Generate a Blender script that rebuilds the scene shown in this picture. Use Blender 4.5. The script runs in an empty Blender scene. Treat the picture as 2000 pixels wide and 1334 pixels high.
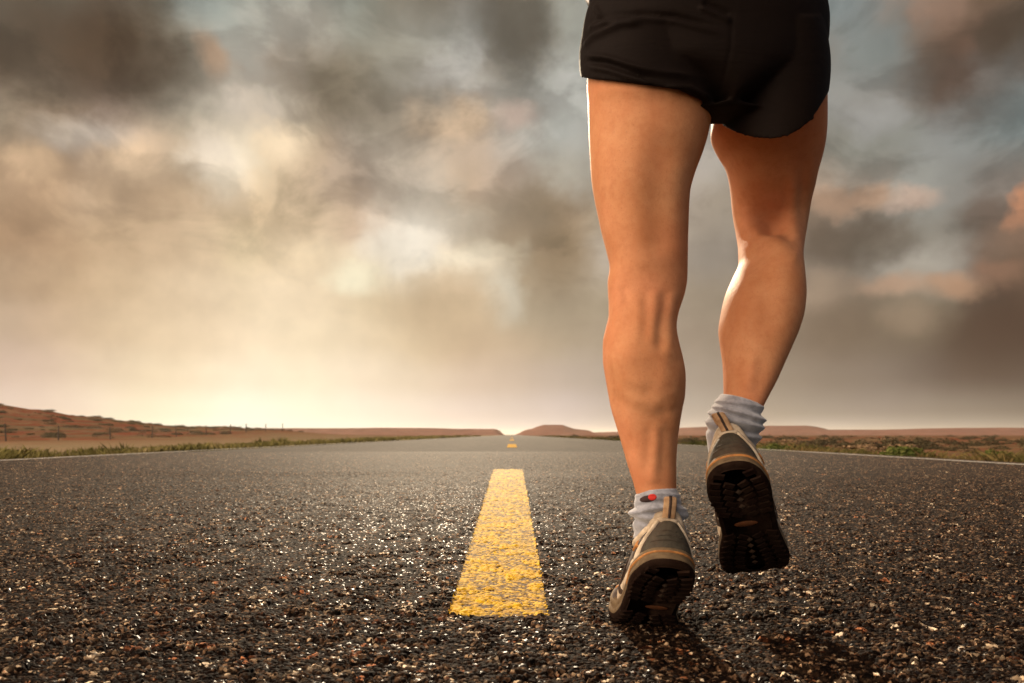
import bpy, bmesh, math, random
import numpy as np
from mathutils import Vector, Matrix, noise as mnoise

random.seed(7); RNG = np.random.default_rng(7)
SC = bpy.context.scene
COL = SC.collection

# ------------------------------------------------------------------ camera, exposure
FPX, CX, HY, CAMH = 1500.0, 1000.0, 849.0, 0.31     # focal length in photo pixels, centre, horizon row, camera height
cam_d = bpy.data.cameras.new("camera"); cam = bpy.data.objects.new("camera", cam_d); COL.objects.link(cam)
cam.location = (0, 0, CAMH); cam.rotation_euler = (math.radians(90), 0, 0)
cam_d.sensor_width = 36; cam_d.lens = 27; cam_d.shift_y = (HY - 667) / 2000
cam_d.clip_start = 0.02; cam_d.clip_end = 12000
cam_d.dof.use_dof = True; cam_d.dof.focus_distance = 1.5; cam_d.dof.aperture_fstop = 7.5
SC.camera = cam
SC.view_settings.view_transform = 'Standard'; SC.view_settings.look = 'None'
SC.view_settings.exposure = 0.0; SC.view_settings.gamma = 1
SC.cycles.max_bounces = 6

def s2l(c):
    return c / 12.92 if c <= 0.04045 else ((c + 0.055) / 1.055) ** 2.4
def hexl(h):
    return np.array([s2l(int(h[i:i+2], 16) / 255) for i in (0, 2, 4)])
def P(px, py, d):
    return Vector(((px - CX) * d / FPX, d, CAMH + (HY - py) * d / FPX))

# ------------------------------------------------------------------ sun
SUN_AZ, SUN_EL = math.radians(-4), math.radians(23)
sd = bpy.data.lights.new("sun", 'SUN'); sun = bpy.data.objects.new("sun", sd); COL.objects.link(sun)
sd.energy = 4.5; sd.angle = math.radians(0.6); sd.color = (1.0, 0.80, 0.56)
sdir = Vector((math.sin(SUN_AZ) * math.cos(SUN_EL), math.cos(SUN_AZ) * math.cos(SUN_EL), math.sin(SUN_EL)))
sun.rotation_euler = (-sdir).to_track_quat('-Z', 'Y').to_euler()

# ------------------------------------------------------------------ world: overcast evening cloud cover over a sky texture
W = bpy.data.worlds.new("World"); SC.world = W; W.use_nodes = True
nt = W.node_tree; nt.nodes.clear(); N = nt.nodes; LK = nt.links.new
def node(t, **k):
    n = N.new(t)
    for a, b in k.items(): setattr(n, a, b)
    return n
def mth(op, a, b=None, c=None, clamp=False):
    n = node('ShaderNodeMath', operation=op, use_clamp=clamp)
    for i, v in enumerate((a, b, c)):
        if v is None: continue
        if isinstance(v, (int, float)): n.inputs[i].default_value = v
        else: LK(v, n.inputs[i])
    return n.outputs[0]
def mixc(f, a, b):
    n = node('ShaderNodeMix', data_type='RGBA')
    for s, v in ((n.inputs[0], f), (n.inputs[6], a), (n.inputs[7], b)):
        if hasattr(v, 'is_linked'): LK(v, s)
        elif isinstance(v, (int, float)): s.default_value = v
        else: s.default_value = (*v, 1)
    return n.outputs[2]
GRID = {  # cloud colours by row of sky, left to right
0:"5a5348 605a4e 5c5348 6b675c 8f9690 979b92 a09f94 8d8f84 908878 7a7268 6e675c 8a867a 8f9088 8a8a84 85857f 808482 7f8583 787e7c 867466 6c5848 5c4f42",
100:"57473a 54443a 5a4a3c 7a7364 9a9486 b0aca0 b8a898 9c988a 9a9688 a0a098 7a7264 9a9a90 98988f 9a958a 92908a 888a85 858078 788280 6e5c4c 70584a 5f5248",
200:"7d7566 85796a 70635a a09786 a59c8c c0b4a6 9f9482 8f8676 938a7a b0a294 a8a8a0 b4b2ac a9a9a2 a49e94 a09c94 95938c 8a8a86 8c877f 76706a 7c7e7a 727c7c",
300:"d0b090 c8a888 c4ac98 d2b698 b8a890 d8c4a4 c8ae90 a09080 b8aa98 c2a68a bda896 c4c4b8 b4b0a8 aca49c a49c92 989288 807c72 84847a 8e908c 848884 808884",
400:"ad8d6e b89878 b89b7a c0a282 d0b494 d8bc98 c8b090 c4a890 dcd2c2 c0b09c a89480 b89f86 a8987f a89a8a 948878 908478 a48a74 9a948a 8c8a82 7c6c60 907260",
500:"a4866a ae9072 bfa282 c8ae8e cdb494 d6c09c e0c8a6 e4d2b4 e8dac2 dccbb0 b8a890 9c886e b8aa9a 9c8e80 8c8276 8a7e72 8c8072 7e766a 948e80 6e665c 74604e",
600:"bda488 c4a888 cbb08e d8be9c e0c8a8 e6cfae e8d2b2 d6c09e c9b290 c8ae90 c0ae92 ac9c84 a89880 a08f7c 92836f 8a7c6c 8a7868 7a6a5a 8a7c66 644f40 523a2c",
700:"ccb09a d2b69c d8be9e e2caa8 e8d0ae eed8b8 ecd8b6 e6d0b0 dcc4a2 cdb292 c2a78a b09c84 a4927f a08e7c 988674 8c7c6a 857260 786858 66554a 5a4538 58453a",
800:"e2cab8 ead2bc f0dcc2 f8e6c4 faecd0 fcf0d6 fcecd0 f6e4cc eedcc6 e4cfbe d8c4b4 ccbab0 b8a89c b0a294 a8998a a0907f 988a7b 95867a 8d7f71 857769 7c6e60",
845:"e6d0bc f0dcc4 f8e8c8 fcf0d4 fef6e0 fdf2de fdf0dc faeedc f2e4d6 eadcd0 e0d2cc d6cac4 c8bcb4 c0b4aa bcaea4 b4a698 c4b8ae b0a498 a89c90 a4988c 9a8e82"}
RY = sorted(GRID); GA = np.array([[hexl(c) for c in GRID[r].split()] for r in RY])
def gsample(px, py):
    fx = min(max(px / 100, 0), 19.999); i = int(fx); fx -= i
    py = min(max(py, 0), 844.9); j = max(k for k in range(len(RY)) if RY[k] <= py); fy = (py - RY[j]) / (RY[j+1] - RY[j])
    gain = 1+.13*math.exp(-((px-520)/430)**2-((py-700)/210)**2)+.10*math.exp(-((px-470)/260)**2-((py-840)/55)**2)
    return gain*((GA[j, i]*(1-fx) + GA[j, i+1]*fx)*(1-fy) + (GA[j+1, i]*(1-fx) + GA[j+1, i+1]*fx)*fy)
tc = node('ShaderNodeTexCoord'); sep = node('ShaderNodeSeparateXYZ'); LK(tc.outputs['Generated'], sep.inputs[0])
# soft cloud turbulence on the direction itself
def noisev(scale, det, amp, rough=0.55):
    n = node('ShaderNodeTexNoise'); n.inputs['Scale'].default_value = scale; n.inputs['Detail'].default_value = det
    n.inputs['Roughness'].default_value = rough; LK(tc.outputs['Generated'], n.inputs['Vector'])
    s = node('ShaderNodeSeparateColor'); LK(n.outputs['Color'], s.inputs[0])
    return [mth('MULTIPLY', mth('SUBTRACT', s.outputs[i], 0.5), amp) for i in (0, 1)], n.outputs[0]
(d1x, d1y), _ = noisev(6, 4, 0.14)
(d3x, d3y), wisp = noisev(60, 4, 0.018, .6)
(d2x, d2y), fine = noisev(22, 4, 0.045, .5)
azr = mth('ARCTAN2', sep.outputs[0], sep.outputs[1])
hor = mth('SQRT', mth('ADD', mth('POWER', sep.outputs[0], 2), mth('POWER', sep.outputs[1], 2)))
elr = mth('DIVIDE', sep.outputs[2], mth('MAXIMUM', hor, 0.05))
elw = mth('SMOOTH_MIN', mth('MULTIPLY', mth('MAXIMUM', elr, 0), 4.0), 1.0, 0.2)       # the horizon band stays smooth
az = mth('ADD', azr, mth('MULTIPLY', mth('ADD', mth('ADD', d1x, d2x), d3x), elw))
el = mth('ADD', elr, mth('MULTIPLY', mth('ADD', mth('ADD', d1y, d2y), d3y), mth('MULTIPLY', elw, 0.7)))
A0 = math.radians(36)
fac = mth('MULTIPLY_ADD', az, 1/(2*A0), 0.5, clamp=True)
rowv = [0.0, 0.03, 0.07, 0.12, 0.17, 0.225, 0.28, 0.34, 0.40, 0.46, 0.52, 0.58]
cur = None
for k, v in enumerate(rowv):
    r = node('ShaderNodeValToRGB'); cr = r.color_ramp; cr.interpolation = 'CARDINAL'
    ns = 30
    while len(cr.elements) < ns: cr.elements.new(0.5)
    for i in range(ns):
        a = -A0 + 2*A0*i/(ns-1); e = cr.elements[i]; e.position = i/(ns-1)
        e.color = (*gsample(CX + FPX*math.tan(a), HY - FPX*v/math.cos(a)), 1)
    LK(fac, r.inputs[0])
    if cur is None: cur = r.outputs[0]
    else:
        mr = node('ShaderNodeMapRange', interpolation_type='SMOOTHSTEP')
        mr.inputs['From Min'].default_value = rowv[k-1]; mr.inputs['From Max'].default_value = v; LK(el, mr.inputs['Value'])
        cur = mixc(mr.outputs[0], cur, r.outputs[0])
cmb = node('ShaderNodeCombineXYZ'); LK(az, cmb.inputs[0]); LK(el, cmb.inputs[1])
BLOBS = [(430,128,"ccaa8c",60,50,.8),(455,335,"efdfc6",75,90,.85),(410,300,"e8d8c4",60,60,.6),(560,285,"eed6b4",60,50,.8),(240,305,"e8c8a4",90,50,.8),(60,310,"e6c29c",60,45,.7),
 (140,250,"c8bcae",120,40,.6),(690,540,"f4e8c8",65,40,1),(790,470,"e6dccb",90,70,.8),(930,505,"f2e2c6",100,36,.9),(985,575,"e2dac6",45,60,.9),(870,600,"c6ad8c",140,80,.9),
 (1060,470,"8f7a60",120,130,.9),(1090,600,"a4927a",120,90,.6),(1010,400,"93826c",90,70,.6),(680,170,"766a58",130,100,.85),(800,220,"857a6a",110,60,.6),(990,60,"6a6358",90,130,.9),(900,230,"ccb092",70,50,.8),(1000,215,"d0b6a6",50,30,.7),(890,120,"b4b0a8",50,60,.7),
 (1640,460,"665648",120,60,.8),(1700,470,"665a4e",130,60,.8),(1920,640,"4e3a2e",190,110,.8),(1640,640,"74624f",170,70,.6),(1800,520,"aaa296",130,60,.9),(1785,590,"94846e",90,80,.4),(1745,560,"b8967c",90,30,.8),(1865,556,"b48c6e",70,26,.8),(1770,625,"a08870",60,30,.4),(1960,530,"94705a",60,30,.7),(1835,15,"967866",60,60,.6),
 (1885,85,"80614f",45,26,.6),(1650,395,"b08e74",80,26,.8),(1590,568,"a8917a",80,50,.6),(1760,388,"b89e8c",70,24,.8),(1930,410,"62544a",90,36,.8),(1998,395,"b88262",30,40,.9),
 (1960,50,"54463a",60,60,.8),(1860,150,"66544a",60,50,.8),(1740,480,"665c50",80,34,.7),(1690,235,"9a9894",50,50,.7),(760,330,"a69684",90,60,.5),(200,110,"4c3b2c",260,110,.8),(1830,130,"5e4c40",110,110,.6),(1250,300,"c0b8ac",90,90,.4)]
for bx, by, hx, rx, ry, st in BLOBS:
    a = math.atan((bx-CX)/FPX); v = (HY-by)/FPX*math.cos(a)
    mp = node('ShaderNodeMapping', vector_type='TEXTURE'); mp.inputs['Location'].default_value = (a, v, 0)
    mp.inputs['Scale'].default_value = (rx*1.25/FPX*math.cos(a)**2, ry*1.25/FPX, 1); LK(cmb.outputs[0], mp.inputs[0])
    g = node('ShaderNodeTexGradient', gradient_type='SPHERICAL'); LK(mp.outputs[0], g.inputs[0])
    mr = node('ShaderNodeMapRange', interpolation_type='SMOOTHSTEP'); LK(g.outputs[1], mr.inputs['Value'])
    mr.inputs['From Max'].default_value = 0.85; mr.inputs['To Max'].default_value = st
    cur = mixc(mr.outputs[0], cur, tuple(hexl(hx)))
# fine cloud modulation
pn = node('ShaderNodeTexNoise'); pn.inputs['Scale'].default_value = 8; pn.inputs['Detail'].default_value = 7; pn.inputs['Roughness'].default_value = .56; pn.inputs['Distortion'].default_value = .5
pmap = node('ShaderNodeMapping'); pmap.inputs['Scale'].default_value = (1, 1, 1.7); LK(tc.outputs['Generated'], pmap.inputs[0]); LK(pmap.outputs[0], pn.inputs['Vector'])
puff = node('ShaderNodeMapRange', interpolation_type='SMOOTHSTEP'); LK(pn.outputs[0], puff.inputs['Value'])
puff.inputs['From Min'].default_value = .42; puff.inputs['From Max'].default_value = .58; puff.inputs['To Min'].default_value = -.20; puff.inputs['To Max'].default_value = .13
modn0 = mth('MULTIPLY_ADD', mth('MULTIPLY', mth('SUBTRACT', fine, 0.5), elw), 0.60, 1.0)
calm = node('ShaderNodeMapRange', interpolation_type='SMOOTHSTEP'); LK(elr, calm.inputs['Value']); calm.inputs['From Min'].default_value = .10; calm.inputs['From Max'].default_value = .34
modn = mth('ADD', modn0, mth('MULTIPLY', puff.outputs[0], calm.outputs[0]))
front = node('ShaderNodeVectorMath', operation='SCALE'); LK(cur, front.inputs[0]); LK(modn, front.inputs['Scale'])
# sky behind and above the camera: warm back-left lobe added to light the legs
sky = node('ShaderNodeTexSky', sky_type='NISHITA'); sky.sun_disc = False; sky.sun_elevation = SUN_EL; sky.sun_rotation = SUN_AZ
skys = node('ShaderNodeVectorMath', operation='SCALE'); LK(sky.outputs[0], skys.inputs[0]); skys.inputs['Scale'].default_value = 0.05
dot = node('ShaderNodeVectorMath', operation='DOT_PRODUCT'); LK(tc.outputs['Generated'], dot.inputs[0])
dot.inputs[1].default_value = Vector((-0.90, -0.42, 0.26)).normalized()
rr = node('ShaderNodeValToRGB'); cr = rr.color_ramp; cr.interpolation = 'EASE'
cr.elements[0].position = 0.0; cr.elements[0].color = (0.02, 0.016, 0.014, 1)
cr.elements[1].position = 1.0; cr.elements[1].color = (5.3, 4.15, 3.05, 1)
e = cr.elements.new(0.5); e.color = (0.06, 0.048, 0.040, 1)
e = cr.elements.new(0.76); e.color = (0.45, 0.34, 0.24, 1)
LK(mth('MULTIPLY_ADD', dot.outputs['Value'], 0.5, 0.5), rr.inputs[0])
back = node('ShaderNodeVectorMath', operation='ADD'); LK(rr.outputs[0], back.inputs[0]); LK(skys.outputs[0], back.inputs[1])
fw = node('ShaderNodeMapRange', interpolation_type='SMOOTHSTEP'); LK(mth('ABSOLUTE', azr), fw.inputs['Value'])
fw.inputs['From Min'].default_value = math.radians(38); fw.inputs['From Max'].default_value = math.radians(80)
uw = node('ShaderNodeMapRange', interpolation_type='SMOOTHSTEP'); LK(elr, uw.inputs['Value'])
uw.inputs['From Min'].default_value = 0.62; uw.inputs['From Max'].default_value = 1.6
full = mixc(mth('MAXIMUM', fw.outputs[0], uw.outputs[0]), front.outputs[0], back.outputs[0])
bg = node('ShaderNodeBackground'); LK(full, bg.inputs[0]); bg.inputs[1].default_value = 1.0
out = node('ShaderNodeOutputWorld'); LK(bg.outputs[0], out.inputs[0])

# ------------------------------------------------------------------ helpers
class MatB:
    """small helper round one node material"""
    def __init__(s, name):
        s.m = bpy.data.materials.new(name); s.m.use_nodes = True; s.t = s.m.node_tree
        s.b = s.t.nodes['Principled BSDF']; s.c = s.t.nodes.new('ShaderNodeTexCoord')
    def n(s, t, **k):
        n = s.t.nodes.new(t)
        for a, b in k.items(): setattr(n, a, b)
        return n
    def l(s, a, b): s.t.links.new(a, b)
    def noise(s, scale, det=4, rough=.55, vec='Object', dist=0, stretch=None):
        n = s.n('ShaderNodeTexNoise'); n.inputs['Scale'].default_value = scale; n.inputs['Detail'].default_value = det
        n.inputs['Roughness'].default_value = rough; n.inputs['Distortion'].default_value = dist
        v = s.c.outputs[vec]
        if stretch:
            mp = s.n('ShaderNodeMapping'); mp.inputs['Scale'].default_value = stretch; s.l(v, mp.inputs[0]); v = mp.outputs[0]
        s.l(v, n.inputs['Vector']); return n.outputs[0]
    def ramp(s, f, stops, interp='LINEAR'):
        r = s.n('ShaderNodeValToRGB'); cr = r.color_ramp; cr.interpolation = interp
        while len(cr.elements) < len(stops): cr.elements.new(.5)
        for e, (p, c) in zip(cr.elements, stops):
            e.position = p; e.color = (*c, 1) if len(c) == 3 else c
        s.l(f, r.inputs[0]); return r.outputs[0]
    def math(s, op, a, b=None, clamp=False):
        n = s.n('ShaderNodeMath', operation=op, use_clamp=clamp)
        for i, v in enumerate((a, b)):
            if v is None: continue
            if isinstance(v, (int, float)): n.inputs[i].default_value = v
            else: s.l(v, n.inputs[i])
        return n.outputs[0]
    def mix(s, f, a, b, mode='MIX'):
        n = s.n('ShaderNodeMix', data_type='RGBA', blend_type=mode)
        for k, v in ((0, f), (6, a), (7, b)):
            if isinstance(v, (int, float)): n.inputs[k].default_value = v
            elif isinstance(v, tuple): n.inputs[k].default_value = (*v, 1)
            else: s.l(v, n.inputs[k])
        return n.outputs[2]
    def attr(s, name): return s.n('ShaderNodeAttribute', attribute_name=name)
    def bump(s, h, strength, dist):
        b = s.n('ShaderNodeBump'); b.inputs['Strength'].default_value = strength; b.inputs['Distance'].default_value = dist
        if s.b.inputs['Normal'].is_linked: s.l(s.b.inputs['Normal'].links[0].from_socket, b.inputs['Normal'])
        s.l(h, b.inputs['Height']); s.l(b.outputs[0], s.b.inputs['Normal'])
    def set(s, **k):
        for a, v in k.items():
            i = s.b.inputs[a.replace('_', ' ')]
            if isinstance(v, (int, float)): i.default_value = v
            elif isinstance(v, tuple): i.default_value = (*v, 1) if len(v) == 3 and i.type == 'RGBA' else v
            else: s.l(v, i)
        return s

def mesh_obj(name, verts, faces, mat=None, parent=None, smooth=True):
    me = bpy.data.meshes.new(name)
    if isinstance(faces, np.ndarray):
        nv, nf = len(verts), len(faces); k = faces.shape[1]
        me.vertices.add(nv); me.vertices.foreach_set('co', np.asarray(verts, np.float32).ravel())
        me.loops.add(nf*k); me.polygons.add(nf)
        me.loops.foreach_set('vertex_index', faces.astype(np.int32).ravel())
        me.polygons.foreach_set('loop_start', np.arange(0, nf*k, k, dtype=np.int32))
        me.polygons.foreach_set('loop_total', np.full(nf, k, np.int32)); me.update(calc_edges=True)
    else:
        me.from_pydata([tuple(v) for v in verts], [], faces)
    if smooth: me.polygons.foreach_set('use_smooth', [True]*len(me.polygons))
    if mat: me.materials.append(mat)
    me.update()
    o = bpy.data.objects.new(name, me); COL.objects.link(o)
    if parent: o.parent = parent
    return o
def tag(o, label=None, cat=None, group=None, kind=None):
    for k, v in (('label', label), ('category', cat), ('group', group), ('kind', kind)):
        if v: o[k] = v
    return o
def pchip(xs, ys, x):
    """smooth monotone-ish interpolation (Catmull-Rom tangents)"""
    xs = np.asarray(xs, float); ys = np.asarray(ys, float); x = np.clip(np.asarray(x, float), xs[0], xs[-1])
    d = np.diff(ys)/np.diff(xs); m = np.empty_like(ys); m[0] = d[0]; m[-1] = d[-1]
    s = d[:-1]*d[1:] > 0; m[1:-1] = np.where(s, 2*d[:-1]*d[1:]/np.where(s, d[:-1]+d[1:], 1), 0)
    i = np.clip(np.searchsorted(xs, x, 'right')-1, 0, len(xs)-2); h = xs[i+1]-xs[i]; t = (x-xs[i])/h
    return (2*t**3-3*t**2+1)*ys[i]+(t**3-2*t**2+t)*h*m[i]+(-2*t**3+3*t**2)*ys[i+1]+(t**3-t**2)*h*m[i+1]
def hash2(ix, iy, k):
    h = (ix.astype(np.int64)*374761393 + iy.astype(np.int64)*668265263 + k*2246822519) & 0xffffffff
    h = ((h ^ (h >> 13))*1274126177) & 0xffffffff; h = h ^ (h >> 16)
    return (h & 0xffffff)/float(0x1000000)
def vnoise(x, y, k=0):
    ix = np.floor(x); iy = np.floor(y); fx = x-ix; fy = y-iy; fx = fx*fx*(3-2*fx); fy = fy*fy*(3-2*fy)
    ix = ix.astype(int); iy = iy.astype(int)
    return (hash2(ix, iy, k)*(1-fx)+hash2(ix+1, iy, k)*fx)*(1-fy)+(hash2(ix, iy+1, k)*(1-fx)+hash2(ix+1, iy+1, k)*fx)*fy
def fbm(x, y, o=4, k=0):
    s = 0; a = .5
    for i in range(o): s = s + a*vnoise(x*2**i, y*2**i, k+i*17); a *= .5
    return s
def sstep(a, b, x):
    t = np.clip((x-a)/(b-a), 0, 1); return t*t*(3-2*t)

#==SETTING==
# ------------------------------------------------------------------ desert terrain
HX = [-400, -140, -93.3, -88.7, -85.2, -81.7, -76, -72.3, -67.7, -61.9, -52.5, -46.7, -42, -30, -20]
HT = [13, 8.2, 5.85, 4.9, 4.8, 3.95, 3.5, 3.0, 2.55, 1.9, 1.7, 1.5, 1.2, .3, 0]
def terrain_z(x, y):
    r = np.where(x < 0, np.clip((-x-6.0), 0, None), np.clip(x-5.3, 0, None))
    z = -0.035 - 0.05*sstep(0, 1.5, r) + 0.10*sstep(2, 12, r)*(fbm(x*.12, y*.12, 3, 5)-.45)*2
    xr = x*140/np.clip(y, 60, 400)
    hill = pchip(HX, HT, xr)*sstep(62, 140, y)*np.where(y > 150, 1-.5*sstep(180, 500, y), 1)*(x < -20)
    z = z + hill*(1+.09*(fbm(x*.12, y*.12, 4, 9)-.5)) + hill*.12*(fbm(x*.5, y*.5, 3, 3)-.5)
    return z
def graded(lo, hi, n, s):
    a, b = math.asinh(lo/s), math.asinh(hi/s); return np.sinh(np.linspace(a, b, n))*s
gx = graded(-5000, 5000, 520, 9); gy = graded(-40, 7000, 460, 9)
X, Y = np.meshgrid(gx, gy); Z = terrain_z(X, Y)
def grid_faces(r, c):
    i = np.arange(r*c).reshape(r, c)
    return np.stack([i[:-1, :-1], i[:-1, 1:], i[1:, 1:], i[1:, :-1]], -1).reshape(-1, 4)
m = MatB('red_desert_soil')
big = m.noise(.035, 5, .6, 'Object', 0, (1, 2.2, 1)); med = m.noise(.35, 7, .75, 'Object', .4, (1, .6, 1)); sm = m.noise(6, 4)
soil = m.ramp(med, [(.30, (.085, .022, .011)), (.45, (.16, .040, .020)), (.53, (.18, .060, .033)), (.62, (.19, .12, .065))])
dry = m.ramp(sm, [(.3, (.12, .09, .045)), (.7, (.20, .15, .085))])
col = m.mix(m.ramp(big, [(.50, (0, 0, 0)), (.62, (.75, .75, .75))]), soil, dry)
sx = m.n('ShaderNodeSeparateXYZ'); m.l(m.c.outputs['Object'], sx.inputs[0])
edge = m.ramp(m.math('DIVIDE', m.math('ABSOLUTE', m.math('ADD', sx.outputs[0], .3)), 40), [(.14, (1, 1, 1)), (.45, (.65, .65, .65)), (.80, (.25, .25, .25)), (.9, (0, 0, 0))])
left = m.ramp(m.math('MULTIPLY', sx.outputs[0], -1), [(.0, (.12, .12, .12)), (1., (1, 1, 1))])
br = m.noise(.16, 6, .72, 'Object', .3, (1, 1.6, 1))
col = m.mix(m.ramp(br, [(.46, (0, 0, 0)), (.56, (.85, .85, .85))]), col, m.ramp(sm, [(.3, (.06, .045, .022)), (.7, (.15, .11, .06))]))
col = m.mix(m.math('MULTIPLY', edge, left), col, m.ramp(sm, [(.3, (.18, .135, .08)), (.7, (.30, .23, .14))]))
m.set(Base_Color=col, Roughness=1.0, Specular_IOR_Level=0.0); m.bump(med, .6, .3)
terr = tag(mesh_obj('desert_ground', np.stack([X, Y, Z], -1).reshape(-1, 3), grid_faces(*X.shape), m.m), kind='structure')
soil_mat = m.m

# distant flat-topped mesas
m = MatB('mesa_rock')
st = m.noise(.02, 5, .6, 'Object', 0, (1, 1, 9)); f2 = m.noise(.09, 4)
m.set(Base_Color=m.mix(.4, m.ramp(st, [(.3, (.11, .030, .019)), (.5, (.18, .052, .031)), (.7, (.21, .08, .05))]), m.ramp(f2, [(.35, (.12, .06, .04)), (.65, (.22, .11, .075))])), Roughness=1.0, Specular_IOR_Level=0.0)
m.bump(f2, .8, 3); mesa_m = m.m
def mesa(name, pts, d, depth, label):
    """pts: (px, py) of the skyline; a solid landform at distance d"""
    px = np.linspace(pts[0][0], pts[-1][0], 140); py = pchip([p[0] for p in pts], [p[1] for p in pts], px)
    x = (px-CX)*d/FPX; top = CAMH+(HY-py)*d/FPX+.35*(fbm(x*.05, x*0, 3, 2)-.45)
    rows = []
    for t, k, sh in ((-1.0, 0, 0), (-.75, .3, 0), (-.5, .62, 0), (-.42, .93, 0), (-.3, 1, 0), (.3, 1, 0), (.6, .5, 0), (1, 0, 0)):
        zz = (top+.4)*k-.4; rows.append(np.stack([x*(1+sh), d+t*depth/2+depth*.04*(fbm(x*.03, x*0+t, 3)-.5), zz], -1))
    V = np.concatenate(rows); return tag(mesh_obj(name, V, grid_faces(len(rows), len(x)), mesa_m), label, 'mesa', kind='structure')
mesa('mesa', [(330, 849), (350, 840), (420, 838), (520, 836.5), (640, 837), (760, 836), (850, 836.5), (900, 838), (965, 838), (974, 840), (982, 847.5), (985, 849)], 620, 160, 'long low red mesa to the left of where the road ends')
mesa('mesa', [(1006, 849), (1014, 846), (1024, 841), (1040, 837), (1052, 832.5), (1062, 830.5), (1092, 830.5), (1104, 834), (1118, 838), (1140, 840.5), (1150, 845), (1156, 849)], 640, 180, 'small red flat-topped butte just right of the road end')
mesa('mesa', [(1100, 849), (1140, 845), (1180, 844), (1320, 840), (1340, 835), (1420, 833), (1500, 832), (1552, 832), (1570, 835), (1590, 839.5), (1700, 839.5), (1800, 837.5), (1860, 836), (2060, 835.5), (2400, 834), (2500, 849)], 760, 200, 'long red plateau along the right horizon')

# ------------------------------------------------------------------ road
STR = dict(y0=1.285, y1=6.75)
def stripe_half(y):
    d = y; l = np.interp(d, [1.28, 6.75], [877, 965]); 
    return None
# left / right edge of the yellow line in metres at distance y (the paint is a little wider further on)
def stripe_edges(y):
    py = HY + FPX*CAMH/y; t = (py-917)/(1210-917)
    return ((965+(877-965)*t)-CX)*y/FPX, ((1020+(1070-1020)*t)-CX)*y/FPX

def asphalt_mat(name, paint=None):
    m = MatB(name)
    st = m.attr('stone').outputs['Fac']; hh = m.attr('height').outputs['Fac']
    grit = m.noise(900, 3, .6)
    stone = m.ramp(st, [(0, (.022, .012, .007)), (.26, (.044, .027, .017)), (.48, (.082, .054, .035)), (.66, (.125, .092, .062)), (.78, (.16, .068, .034)), (.84, (.21, .175, .13)), (.93, (.38, .345, .28))], 'CONSTANT')
    v2 = m.n('ShaderNodeTexVoronoi'); v2.inputs['Scale'].default_value = 165; m.l(m.c.outputs['Object'], v2.inputs['Vector'])
    s2 = m.n('ShaderNodeSeparateColor'); m.l(v2.outputs['Color'], s2.inputs[0])
    stone = m.mix(1.0, stone, m.ramp(s2.outputs[0], [(0, (.10, .07, .05)), (.45, (.36, .27, .21)), (.70, (1.25, 1.06, .88)), (.86, (3.9, 3.5, 3.0))], 'CONSTANT'), 'MULTIPLY')
    stone = m.mix(.55, stone, m.ramp(grit, [(.3, (.25, .25, .25)), (.7, (1, 1, 1))]), 'MULTIPLY')
    tar = (.006, .003, .002)
    f = m.ramp(hh, [(.26, (0, 0, 0)), (.54, (1, 1, 1))])
    base = m.mix(f, tar, stone)
    if paint:
        wear = m.math('ADD', m.math('MULTIPLY', m.noise(160, 4, .7), .75), m.math('MULTIPLY', hh, .55))
        pf = m.math('MULTIPLY', m.ramp(wear, [(.46, (0, 0, 0)), (.58, (1, 1, 1))]), m.ramp(hh, [(.30, (.04, .04, .04)), (.52, (1, 1, 1))]))
        yel = m.ramp(m.noise(70, 5, .7), [(.3, (.44, .22, .012)), (.5, (.72, .43, .018)), (.68, (.82, .54, .035))])
        yel = m.mix(m.ramp(m.noise(420, 3, .6), [(.52, (0, 0, 0)), (.70, (.6, .6, .6))]), yel, (.30, .14, .02))
        base = m.mix(pf, m.mix(.6, base, (.10, .040, .006)), yel)
    glint = m.ramp(s2.outputs[1], [(0, (0, 0, 0)), (.945, (1, 1, 1))], 'CONSTANT')
    sy = m.n('ShaderNodeSeparateXYZ'); m.l(m.c.outputs['Object'], sy.inputs[0])   # polished chips get rarer beyond the near stretch
    glint = m.math('MULTIPLY', glint, m.ramp(m.math('MULTIPLY', sy.outputs[1], .1), [(.15, (1, 1, 1)), (.5, (.35, .35, .35)), (.85, (.04, .04, .04))]))
    if paint: m.set(Base_Color=base, Roughness=.75, Specular_IOR_Level=.10)
    else: m.set(Base_Color=base, Roughness=m.math('SUBTRACT', .78, m.math('MULTIPLY', glint, .38)), Specular_IOR_Level=m.math('MULTIPLY_ADD' if 0 else 'ADD', m.math('MULTIPLY', glint, .24), .05))
    m.bump(grit, .35, .0006)
    return m.m
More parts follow.
